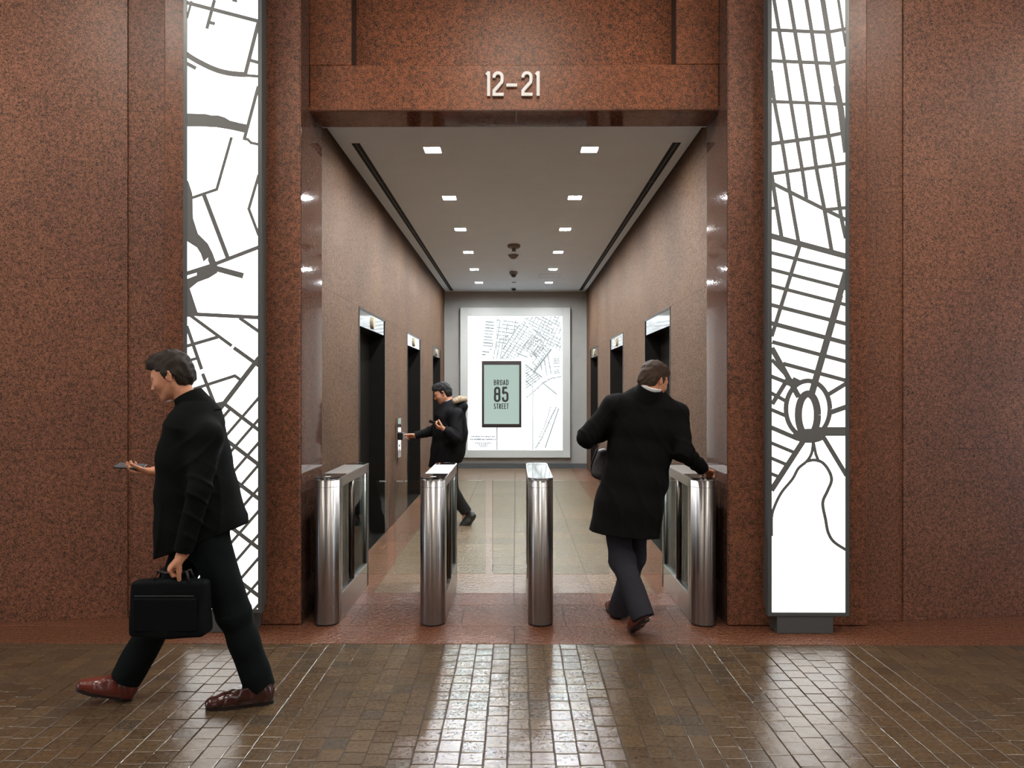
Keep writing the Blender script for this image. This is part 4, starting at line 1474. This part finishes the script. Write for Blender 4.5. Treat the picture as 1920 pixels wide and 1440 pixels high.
# ================================================================== walking man on the left (profile, moving left)
def person_walking():
    bd = 3.66
    hc = PX(322, 705, 3.65)
    f = nz((-.93, -.10, -.36)); up = nz((-.36, 0, .93))
    neck0, neck1 = PX(350, 742, 3.65), PX(372, 785, 3.66)
    shL, shR = PX(385, 815, 3.49), PX(376, 806, 3.85)
    elL, wrL = PX(374, 920, 3.42), PX(342, 1040, 3.40)
    elR, wrR = PX(372, 905, 3.93), PX(292, 884, 3.86)
    hipL, hipR = PX(384, 995, 3.57), PX(372, 992, 3.76)
    knL, anL = PX(440, 1152, 3.59), PX(489, 1290, 3.63)
    knR, anR = PX(312, 1142, 3.72), PX(236, 1272, 3.66)
    heelL, toeL = PX(514, 1320, 3.625), PX(385, 1336, 3.545)
    heelL.z = .0; toeL.z = .0
    heelR, toeR = PX(248, 1315, 3.66), PX(142, 1293, 3.60)
    base = Vector((hipL.x, 3.65, 0))
    lo, hi = (-2.75, 3.15, -.01), (-1.05, 4.15, 1.86)
    S = SDF(lo, hi, .0045)
    head(S, hc, f, up)
    S.cap(neck0 + Vector((-.02, 0, .02)), neck1, .052, .062, .03)
    S.sec(PX(372, 815, 3.66), PX(365, 880, 3.66), (.06, .11), (.09, .13), (1, 0, 0), .04, False)
    S.sec(PX(365, 880, 3.66), PX(378, 985, 3.66), (.09, .13), (.09, .13), (1, 0, 0), .04, False)
    body_arm(S, shL - Vector((0, -.03, .03)), elL, wrL, .036, .034); body_arm(S, shR - Vector((0, .03, .03)), elR, wrR, .036, .034)
    for a, b, c in ((hipL, knL, anL), (hipR, knR, anR)):
        S.cap(a, b, .075, .052, .03); S.cap(b, c, .052, .036, .02)
    S.cap(anL, (heelL + toeL) / 2 + Vector((0, 0, .035)), .034, .03, .02)
    S.cap(anR, (heelR + toeR) / 2 + Vector((0, 0, .035)), .034, .03, .02)
    hand(S, wrL, (-.62, .02, -.68), (.60, .35, -.62), 1, (62, 72, 45), thumb=(.25, .8, .7))
    hand(S, wrR, (-.98, -.08, .06), (-.05, -.25, 1), -1, (18, 28, 22), thumb=(.45, .8, .55))
    p = S.mesh('person', 'skin1', None, off=base)
    p.location = base
    tag(p, 'man in dark coat striding left past the lit map, looking down at a phone', 'person')
    hair('hair', hc, f, up, 'hair1', p, quiff=.010)
    r = f.cross(up)
    for s in (-1, 1):
        q = hc + f * .0815 + r * .031 * s + up * .001
        obj('eye', MB().lathe([(.001, -.0115), (.008, -.008), (.0115, 0), (.008, .008), (.001, .0115)], q, 14), 'eye', p)
        mb = MB().tube([hc + f * .0935 + r * .013 * s + up * .021, hc + f * .090 + r * .030 * s + up * .027, hc + f * .080 + r * .047 * s + up * .022], [.003, .004, .002], 6)
        obj('eyebrow', mb, 'hair1', p)
    # coat
    C_ = SDF((-2.45, 3.2, .70), (-1.25, 4.12, 1.66), .0055)
    def sc_(y, xf, xb, ry, d=3.66):
        a, b = PX(xf, y, d), PX(xb, y, d)
        return ((a + b) / 2, ((b.x - a.x) / 2, ry))
    C_.loft([sc_(772, 338, 402, .10), sc_(800, 318, 413, .17), sc_(860, 303, 427, .185), sc_(925, 299, 441, .185), sc_(985, 297, 456, .195), sc_(1060, 296, 474, .205)], (1, 0, 0), .05)
    C_.sec(shL + Vector((0, .02, -.02)), elL, (.070, .062), (.055, .053), (1, 0, 0), .07, False)
    C_.cap(PX(374, 790, 3.66), shL + Vector((0, .03, 0)), .075, .06, .07)
    C_.cap(PX(374, 790, 3.66), shR + Vector((0, -.03, 0)), .075, .06, .07)
    C_.sec(elL, wrL + Vector((.012, 0, .03)), (.055, .053), (.044, .042), (1, 0, 0), .03, False)
    C_.sec(shR + Vector((0, -.02, -.02)), elR, (.075, .066), (.058, .058), (1, 0, 0), .07, False)
    C_.sec(elR, wrR + (elR - wrR).normalized() * .02, (.058, .056), (.043, .043), (0, 1, 0), .03, True)
    # collar
    C_.sec(PX(383, 785, 3.66), PX(353, 744, 3.66), (.085, .092), (.071, .074), (.8, 0, .6), .02, True)
    C_.sec(PX(375, 775, 3.66), PX(346, 738, 3.66), (.052, .056), (.058, .060), (.8, 0, .6), .0, True, 's') if False else None
    hem0, hem1 = PX(457, 984, 3.66), PX(300, 1043, 3.66)
    hd = (hem0 - hem1).normalized()
    hn = Vector((hd.z, 0, -hd.x))
    sel = (-2.45, 3.485, .70), (-1.25, 4.12, 1.05)
    C_.disp(drape([(elL, (.2, .3, .93)), (shL + Vector((0, 0, -.1)), (.5, .2, -.84)), ((elL + wrL) / 2, (.2, .2, .9))], 1.40, .80, .012, (21, 9), .6))
    keep = C_.D.copy()
    C_.plane(hem0, -hn if hn.z > 0 else hn, .004)
    # leave the near sleeve whole below the hem
    A2 = SDF((-2.45, 3.2, .70), (-1.25, 4.12, 1.66), .0055)
    A2.sec(elL, wrL + (elL - wrL).normalized() * .012, (.054, .052), (.044, .042), (1, 0, 0), .02, True)
    C_.D = np.minimum(C_.D, A2.D)
    coat = C_.mesh('coat', 'coat1', p, off=base)
    K = SDF((-2.1, 3.35, 1.3), (-1.4, 3.97, 1.72), .0045)
    K.sec(PX(379, 786, 3.66), PX(352, 739, 3.655), (.108, .112), (.072, .076), (.8, 0, .6), 0, True)
    K.sec(PX(379, 786, 3.66), PX(346, 728, 3.655), (.085, .09), (.055, .06), (.8, 0, .6), 0, False, 's')
    K.mesh('collar', 'coat1', p, off=base)
    # front edge line, flap and button details
    # trousers
    T_ = SDF((-2.55, 3.3, .02), (-1.0, 4.02, 1.05), .0055)
    T_.sec(PX(378, 960, 3.66), PX(380, 1005, 3.66), (.125, .17), (.125, .17), (1, 0, 0), .04, False)
    for (a, b, c, rr2) in ((hipL, knL, anL, .1), (hipR, knR, anR, .1)):
        T_.sec(a, b, (.105, .098), (.078, .075), (1, 0, 0), .05, False)
        c2 = c + (c - b).normalized() * .008
        T_.sec(b, c2, (.077, .074), (.078, .070), (1, 0, 0), .03, True)
        T_.ell(b, (.078, .074, .085), None, .03)
    T_.disp(folds(.005, 16, 17, 2.1))
    T_.mesh('trousers', 'trousers1', p, off=base)
    shoe('shoe', heelL, toeL, (0, 0, 1), 'oxblood', p)
    shoe('shoe', heelR, toeR, (0, 0, 1), 'redleather', p)
    sk = MB().tube([anL + Vector((.012, 0, .03)), heelL + (toeL - heelL) * .2 + Vector((0, 0, .06))], .04, 16)
    obj('sock', sk, 'sock', p)
    sk = MB().tube([anR + Vector((0, 0, .03)), heelR + (toeR - heelR) * .2 + Vector((0, 0, .06))], .038, 16)
    obj('sock', sk, 'sock_dark', p)
    # phone lies on the fingers of the right hand
    d_ = nz((-.98, -.08, .06))
    n_ = nz((-.05, -.25, 1))
    n_ = (n_ - d_ * n_.dot(d_)).normalized()
    s_ = d_.cross(n_)
    c = wrR + d_ * .135 + n_ * .024
    t = thing('phone', 'dark smartphone held flat in the striding man\'s raised hand', 'phone', c)
    Rm = Matrix((d_, s_, n_)).transposed()
    def ob(mb_):
        mb_.v = [tuple(c + Rm @ Vector(v)) for v in mb_.v]
        return mb_
    obj('case', ob(MB().bbox(-.074, .074, -.037, .037, -.0045, .0035, .002)), 'phone', t)
    obj('screen', ob(MB().box(-.069, .069, -.033, .033, .0035, .0042)), 'phonescreen', t)
    # briefcase in the left hand
    hc_ = wrL + nz((-.62, .02, -.68)) * .095 + nz((.60, .35, -.62)) * .028
    t = thing('briefcase', 'soft black briefcase hanging from the striding man\'s near hand', 'bag', (hc_.x, hc_.y, .42))
    zt = PX(320, 1083, 3.40).z
    zb = PX(320, 1196, 3.40).z
    xa, xb = PX(243, 1100, 3.40).x, PX(392, 1100, 3.40).x
    yc = hc_.y
    Bg = SDF((xa - .06, yc - .12, zb - .06), (xb + .06, yc + .12, zt + .06), .005)
    def bagfn(X, Y, Z):
        u = (X - (xa + xb) / 2) / ((xb - xa) / 2)
        w = (Z - (zt + zb) / 2) / ((zt - zb) / 2)
        thick = .055 * (1 - .25 * np.clip(w, -1, 1)) * (1 - .12 * u * u)
        qx = np.abs(X - (xa + xb) / 2) - ((xb - xa) / 2 - .03)
        qy = np.abs(Y - yc) - (thick - .022)
        qz = np.abs(Z - (zt + zb) / 2 + .012 * u * u * w) - ((zt - zb) / 2 - .026)
        return np.sqrt(np.maximum(qx, 0) ** 2 + np.maximum(qy, 0) ** 2 + np.maximum(qz, 0) ** 2) + np.minimum(np.maximum(qx, np.maximum(qy, qz)), 0) - .022
    Bg.put(bagfn, (xa - .05, yc - .1, zb - .05), (xb + .05, yc + .1, zt + .05), 0)
    Bg.disp(folds(.004, 15, 13, 4.0))
    Bg.mesh('body', 'bag', t, off=root_loc(t))
    xm = hc_.x
    hm = MB()
    for dy in (-.018, .018):
        hm.tube([(xm - .085, yc + dy * 1.6, zt - .02), (xm - .07, yc + dy, zt + .03), (xm - .04, hc_.y + dy * .2, hc_.z - .004), (xm, hc_.y, hc_.z + .003), (xm + .04, hc_.y + dy * .2, hc_.z - .004), (xm + .07, yc + dy, zt + .03), (xm + .085, yc + dy * 1.6, zt - .02)], .0075, 8)
    obj('handle', hm, 'blackleather', t)
    fm = MB().bbox(xa + .04, xb - .04, yc - .066, yc - .05, zb + .045, zt - .085, .006)
    obj('front_pocket', fm, 'bag', t)
    zm = MB().tube([(xa + .05, yc - .062, zt - .075), (xb - .05, yc - .062, zt - .075)], .003, 6)
    obj('zipper', zm, 'blackleather', t)
person_walking()

# ================================================================== man at the right turnstile, seen from behind
def person_gate():
    hc = PX(1226, 713, 4.72)
    f = nz((.72, .52, -.42)); up = nz((.32, .26, .90))
    neck1 = PX(1211, 757, 4.73)
    shL, shR = PX(1150, 764, 4.74), PX(1268, 778, 4.80)
    elL, wrL = PX(1098, 822, 4.72), PX(1138, 812, 4.90)
    elR, wrR = PX(1281, 846, 4.68), PX(1319, 880, 4.82)
    hipL, hipR = PX(1152, 928, 4.72), PX(1200, 928, 4.76)
    knL, anL = PX(1166, 1048, 4.70), PX(1203, 1150, 4.52)
    knR, anR = PX(1188, 1045, 4.90), PX(1161, 1146, 4.98)
    heelL, toeL = PX(1214, 1163, 4.47), PX(1186, 1186, 4.66)
    toeL.z = .0
    heelR, toeR = PX(1160, 1168, 4.93), PX(1160, 1168, 4.93)
    heelR.z = 0
    toeR = heelR + Vector((-.03, .29, 0))
    base = Vector((PX(1176, 900, 4.75).x, 4.75, 0))
    S = SDF((.35, 4.25, -.01), (1.55, 5.4, 1.86), .0045)
    head(S, hc, f, up)
    S.cap(hc - up * .07 - f * .03, neck1, .054, .064, .03)
    S.sec(PX(1210, 770, 4.76), PX(1196, 850, 4.77), (.17, .095), (.155, .105), (1, 0, 0), .04, False)
    S.sec(PX(1196, 850, 4.77), PX(1176, 925, 4.74), (.155, .105), (.16, .11), (1, 0, 0), .04, False)
    body_arm(S, shL, elL, wrL); body_arm(S, shR, elR, wrR)
    for a, b, c in ((hipL, knL, anL), (hipR, knR, anR)):
        S.cap(a, b, .078, .052, .03); S.cap(b, c, .052, .036, .02)
    S.cap(anL, heelL * .6 + toeL * .4 + Vector((0, 0, .035)), .034, .03, .02)
    S.cap(anR, heelR * .6 + toeR * .4 + Vector((0, 0, .035)), .034, .03, .02)
    hand(S, wrL, (.75, .55, .32), (.55, -.75, -.1), 1, (50, 60, 40))
    hand(S, wrR, (.55, .62, -.22), (.05, -.10, -1), 1, (28, 50, 40), thumb=(.35, .85, .45))
    p = S.mesh('person', 'skin2', None, off=base)
    p.location = base
    tag(p, 'man in long black coat leaning over the right turnstile, back turned', 'person')
    hair('hair', hc, f, up, 'hair2', p, quiff=.006, low=-.080)
    C_ = SDF((.35, 4.35, .60), (1.5, 5.25, 1.68), .0055)
    def sc_(y, xl, xr, ry, d=4.76):
        a, b = PX(xl, y, d), PX(xr, y, d)
        return ((a + b) / 2, ((b.x - a.x) / 2, ry))
    C_.loft([sc_(744, 1176, 1250, .07), sc_(764, 1148, 1276, .115), sc_(800, 1142, 1274, .135), sc_(850, 1140, 1257, .135), sc_(900, 1131, 1250, .145, 4.75),
             sc_(950, 1116, 1242, .165, 4.74), sc_(1020, 1098, 1236, .18, 4.73)], (1, 0, 0), .05)
    C_.ell(shL + Vector((.012, 0, .012)), (.085, .085, .07), None, .05)
    C_.ell(shR + Vector((-.005, 0, .012)), (.088, .09, .075), None, .05)
    C_.sec(shL, elL, (.075, .075), (.066, .066), (0, 1, 0), .05, False)
    C_.sec(elL, wrL, (.066, .066), (.050, .050), (0, 0, 1), .03, True)
    C_.sec(shR, elR, (.078, .080), (.066, .066), (0, 1, 0), .04, False)
    C_.sec(elR, wrR + (elR - wrR).normalized() * .01, (.066, .066), (.047, .047), (0, 0, 1), .03, True)
    C_.sec(PX(1208, 758, 4.74), PX(1219, 726, 4.695), (.098, .105), (.082, .084), (1, 0, 0), .03, True)
    C_.disp(drape([(elL, (.8, .1, .5)), (elR, (.3, .4, .8)), (shR, (.7, 0, .7)), (shL, (.7, 0, -.7)), ((elR + wrR) / 2, (.5, .4, -.7))], 1.40, .68, .012, (20, 10), 1.9))
    C_.plane(PX(1172, 1000, 4.74), (-.10, 0, -1), .004)
    # centre back vent
    vx = PX(1172, 970, 4.6).x
    C_.sec((vx, 4.50, .60), (vx - .01, 4.56, 1.0), (.004, .06), (.001, .03), (1, 0, 0), .004, False, 's')
    coat = C_.mesh('coat', 'coat2', p, off=base)
    K = SDF((.6, 4.4, 1.35), (1.3, 5.05, 1.72), .0045)
    K.sec(PX(1209, 752, 4.735), PX(1220, 725, 4.69), (.112, .112), (.080, .084), (1, 0, 0), 0, True)
    K.sec(PX(1209, 752, 4.735), PX(1223, 718, 4.68), (.08, .085), (.069, .073), (1, 0, 0), 0, False, 's')
    K.mesh('collar', 'coat2', p, off=base)
    sb_ = SDF(np.array(hc) - .2, np.array(hc) + .17, .004)
    sb_.sec(PX(1212, 748, 4.715), PX(1221, 722.6, 4.685), (.078, .08), (.0715, .074), (1, 0, 0), 0, True)
    sb_.mesh('shirt_collar', 'shirt_white', p, off=base)
    T_ = SDF((.45, 4.25, .02), (1.2, 5.2, 1.02), .0055)
    T_.sec(PX(1178, 890, 4.76), PX(1177, 935, 4.76), (.155, .10), (.155, .10), (1, 0, 0), .04, False)
    for a, b, c in ((hipL, knL, anL), (hipR, knR, anR)):
        T_.sec(a + Vector((0, .03, 0)), b, (.09, .09), (.080, .080), (1, 0, 0), .05, False)
        c2 = c + (c - b).normalized() * .03
        T_.sec(b, c2, (.079, .079), (.072, .078), (1, 0, 0), .03, True)
        T_.ell(b, (.08, .08, .09), None, .03)
    T_.disp(folds(.005, 16, 15, .4))
    T_.mesh('trousers', 'trousers2', p, off=base)
    shoe('shoe', heelL, toeL, (.1, -.5, .9), 'redleather', p)
    shoe('shoe', heelR, toeR, (0, 0, 1), 'redleather', p)
    for an, hl, tl in ((anL, heelL, toeL), (anR, heelR, toeR)):
        obj('sock', MB().tube([an + Vector((0, 0, .03)), hl + (tl - hl) * .2 + Vector((0, 0, .05))], .038, 16), 'sock_dark', p)
    # access card under the right fingers
    d_ = nz((.55, .62, -.22))
    c = wrR + d_ * .135 + Vector((0, 0, -.022))
    c.z = max(c.z, 1.003)
    # shoulder bag on the left hip
    t = thing('shoulder_bag', 'grey leather shoulder bag under the bent arm of the long coated man', 'bag', (PX(1124, 870, 4.92).x, 4.92, .98))
    G = SDF((.35, 4.75, .9), (.85, 5.15, 1.45), .0045)
    G.sec(PX(1128, 888, 4.93), PX(1131, 850, 4.93), (.075, .05), (.045, .035), (1, 0, .1), .0, False)
    G.disp(folds(.003, 20, 15, .9))
    G.mesh('body', 'greybag', t, off=root_loc(t))
    sm = MB().tube([PX(1109, 872, 4.90), PX(1117, 846, 4.88), PX(1131, 820, 4.88), PX(1140, 808, 4.90)], .007, 8)
    obj('strap', sm, 'greybag', t)
person_gate()

# ================================================================== man at the call panel in the lobby
def person_lobby():
    D0 = 8.45
    hc = PX(829.5, 737, D0)
    f = nz((-.90, -.05, -.40)); up = nz((-.40, 0, .91))
    neck1 = PX(845, 768, D0)
    shL, shR = PX(853, 779, 8.26), PX(843, 779, 8.64)
    elL, wrL = PX(857, 822, 8.16), PX(833, 805, 8.13)
    elR, wrR = PX(812, 808, 8.74), PX(779, 817, 8.70)
    hipL, hipR = PX(843, 850, 8.36), PX(841, 850, 8.55)
    knL, anL = PX(847, 915, 8.38), PX(872, 958, 8.42)
    knR, anR = PX(832, 915, 8.58), PX(826, 970, 8.58)
    heelR = PX(836, 985, 8.58); heelR.z = 0
    toeR = heelR + Vector((-.29, -.03, 0))
    heelL, toeL = PX(879, 958, 8.43), PX(866, 985, 8.38)
    toeL.z = .0
    toeL = heelL + (toeL - heelL).normalized() * .28
    base = Vector((hipL.x, D0, 0))
    S = SDF((-1.55, 7.8, -.01), (-.35, 9.0, 1.82), .0055)
    head(S, hc, f, up)
    S.cap(hc - up * .07 - f * .03, neck1, .054, .062, .03)
    S.sec(PX(844, 780, D0), PX(844, 845, D0), (.09, .165), (.11, .155), (1, 0, 0), .04, False)
    body_arm(S, shL, elL, wrL); body_arm(S, shR, elR, wrR)
    for a, b, c in ((hipL, knL, anL), (hipR, knR, anR)):
        S.cap(a, b, .075, .052, .03); S.cap(b, c, .052, .036, .02)
    S.cap(anL, heelL * .6 + toeL * .4, .034, .03, .02)
    S.cap(anR, heelR * .6 + toeR * .4 + Vector((0, 0, .035)), .034, .03, .02)
    hand(S, wrL, (-.95, -.1, .35), (.15, .45, .85), -1, (35, 45, 30), thumb=(.5, .7, .5))
    hand(S, wrR, (-1, 0, -.02), (0, -.7, -.7), 1, (40, 60, 40), idx_curl=(5, 10, 8))
    p = S.mesh('person', 'skin3', None, off=base)
    p.location = base
    tag(p, 'man in black parka with fur hood reaching for the elevator call panel', 'person')
    hair('hair', hc, f, up, 'hair3', p, h=.0045, quiff=.012)
    C_ = SDF((-1.5, 7.85, .60), (-.4, 8.95, 1.62), .007)
    def sc_(y, xl, xr, ry):
        a, b = PX(xl, y, D0), PX(xr, y, D0)
        return ((a + b) / 2, ((b.x - a.x) / 2, ry))
    C_.loft([sc_(765, 828, 866, .11), sc_(782, 816, 873, .19), sc_(812, 812, 876, .205), sc_(842, 809, 872, .20), sc_(885, 803, 860, .205)], (1, 0, 0), .05)
    C_.ell(shL + Vector((0, .02, .01)), (.095, .08, .08), None, .05)
    C_.ell(shR + Vector((0, -.02, .01)), (.095, .08, .08), None, .05)
    C_.sec(shL, elL, (.08, .08), (.07, .07), (1, 0, 0), .05, False)
    C_.sec(elL, wrL, (.07, .07), (.05, .05), (0, 1, 0), .03, True)
    C_.sec(shR, elR, (.08, .08), (.066, .066), (1, 0, 0), .05, False)
    C_.sec(elR, wrR, (.066, .066), (.048, .048), (0, 1, 0), .03, True)
    C_.ell(PX(864, 762, D0), (.085, .12, .075), None, .05)
    C_.disp(drape([(elL, (.5, .1, .8)), (elR, (.9, .1, .2)), (shL, (.6, 0, -.7))], 1.35, .72, .014, (19, 9), .3))
    C_.plane(PX(834, 871, D0), (.15, 0, -1), .005)
    C_.mesh('parka', 'coat3', p, off=base)
    Fh = SDF((-.95, 8.1, 1.35), (-.45, 8.8, 1.62), .006)
    pts = [PX(853, 752, 8.28), PX(862, 748.5, 8.34), PX(870, 749, 8.45), PX(862, 748.5, 8.56), PX(853, 752, 8.62)]
    Fh.chain(pts, [.03, .035, .035, .035, .03], .02)
    Fh.disp(lambda x, y, z: (.006 * np.sin(140 * x + 2 * np.sin(90 * y)) * np.sin(150 * y + 60 * z)).astype('f4'))
    Fh.mesh('fur_trim', 'fur', p, off=base)
    cb = SDF((-1.1, 8.2, 1.3), (-.6, 8.7, 1.62), .005)
    cb.sec(PX(846, 767, D0), PX(838, 752, D0), (.078, .078), (.064, .066), (1, 0, 0), 0, True)
    cb.mesh('shirt_collar', 'shirt_blue', p, off=base)
    T_ = SDF((-1.2, 8.05, .02), (-.35, 8.9, 1.0), .007)
    T_.sec(PX(842, 838, D0), PX(842, 855, D0), (.12, .17), (.12, .17), (1, 0, 0), .04, False)
    for a, b, c in ((hipL, knL, anL), (hipR, knR, anR)):
        T_.sec(a, b, (.098, .095), (.075, .075), (1, 0, 0), .05, False)
        T_.sec(b, c + (c - b).normalized() * .02, (.075, .075), (.065, .065), (1, 0, 0), .03, True)
    T_.disp(folds(.005, 16, 15, .4))
    T_.mesh('trousers', 'trousers3', p, off=base)
    shoe('shoe', heelL, toeL, (.75, 0, .65), 'blackleather', p, .006, False)
    shoe('shoe', heelR, toeR, (0, 0, 1), 'blackleather', p, .006, False)
    # phone in the near hand
    d_ = nz((-.95, -.1, .35))
    c = wrL + d_ * .12 + nz((.15, .45, .85)) * .035
    t = thing('phone', 'black smartphone in the near hand of the man wearing a parka', 'phone', c)
    n_ = nz((.15, .45, .85))
    n_ = (n_ - d_ * n_.dot(d_)).normalized()
    s_ = d_.cross(n_)
    Rm = Matrix((d_, s_, n_)).transposed()
    q = MB().bbox(-.072, .072, -.036, .036, -.004, .004, .002)
    q.v = [tuple(c + Rm @ Vector(v)) for v in q.v]
    obj('case', q, 'phone', t)
    q = MB().box(-.067, .067, -.032, .032, .004, .0046)
    q.v = [tuple(c + Rm @ Vector(v)) for v in q.v]
    obj('screen', q, 'phonescreen', t)
person_lobby()

# ------------------------------------------------------------------ added hall fill lights, daylight, camera
proto = thing('hall_fill_light', 'x', 'light', (0, 0, ZT), 'added hall fill lights')  # unseen ceiling panels, added to brighten the hall
obj('trim_ring', MB().bbox(-.32, .32, -.32, .32, ZT - .02, ZT, .004), 'whiteplastic', proto)
obj('lens', MB().box(-.28, .28, -.28, .28, ZT - .026, ZT - .0195), 'hallfill', proto)
spots = [(x, y) for y in (.9, 3.3) for x in (-6, -3, 0, 3, 6)]
for i, (x, y) in enumerate(spots):
    lab = 'added square fill light over the hall, out of view, %s row, %s' % ('rear' if y < 2 else 'front', ['far left', 'left', 'middle', 'right', 'far right'][i % 5])
    if i == 0:
        proto.location = (x, y, ZT)
        proto['label'] = lab
    else:
        dup(proto, (x, y, ZT), lab)

w = bpy.data.worlds.new('daylight')
SC.world = w
w.use_nodes = True
bg = w.node_tree.nodes['Background']
bg.inputs[0].default_value = (0.72, 0.86, 1.0, 1)
bg.inputs[1].default_value = 4.5

cam = bpy.data.cameras.new('camera')
cam.sensor_width = 36
cam.lens = 36 * F / 1920
cam.shift_y = 10 / 1920
cam.clip_start = 0.05
co = bpy.data.objects.new('camera', cam)
COL.objects.link(co)
co.location = (0, 0, EYE)
co.rotation_euler = (math.pi / 2, 0, YAW)
SC.camera = co
SC.view_settings.view_transform = 'Standard'
SC.view_settings.look = 'None'
SC.view_settings.exposure = 0.0
SC.view_settings.gamma = 1.0
SC.view_settings.use_curve_mapping = False
SC.cycles.max_bounces = 10
SC.cycles.diffuse_bounces = 4
SC.cycles.glossy_bounces = 5
SC.cycles.transparent_max_bounces = 16
SC.cycles.caustics_reflective = False
SC.cycles.caustics_refractive = False
SC.cycles.sample_clamp_indirect = 6.0
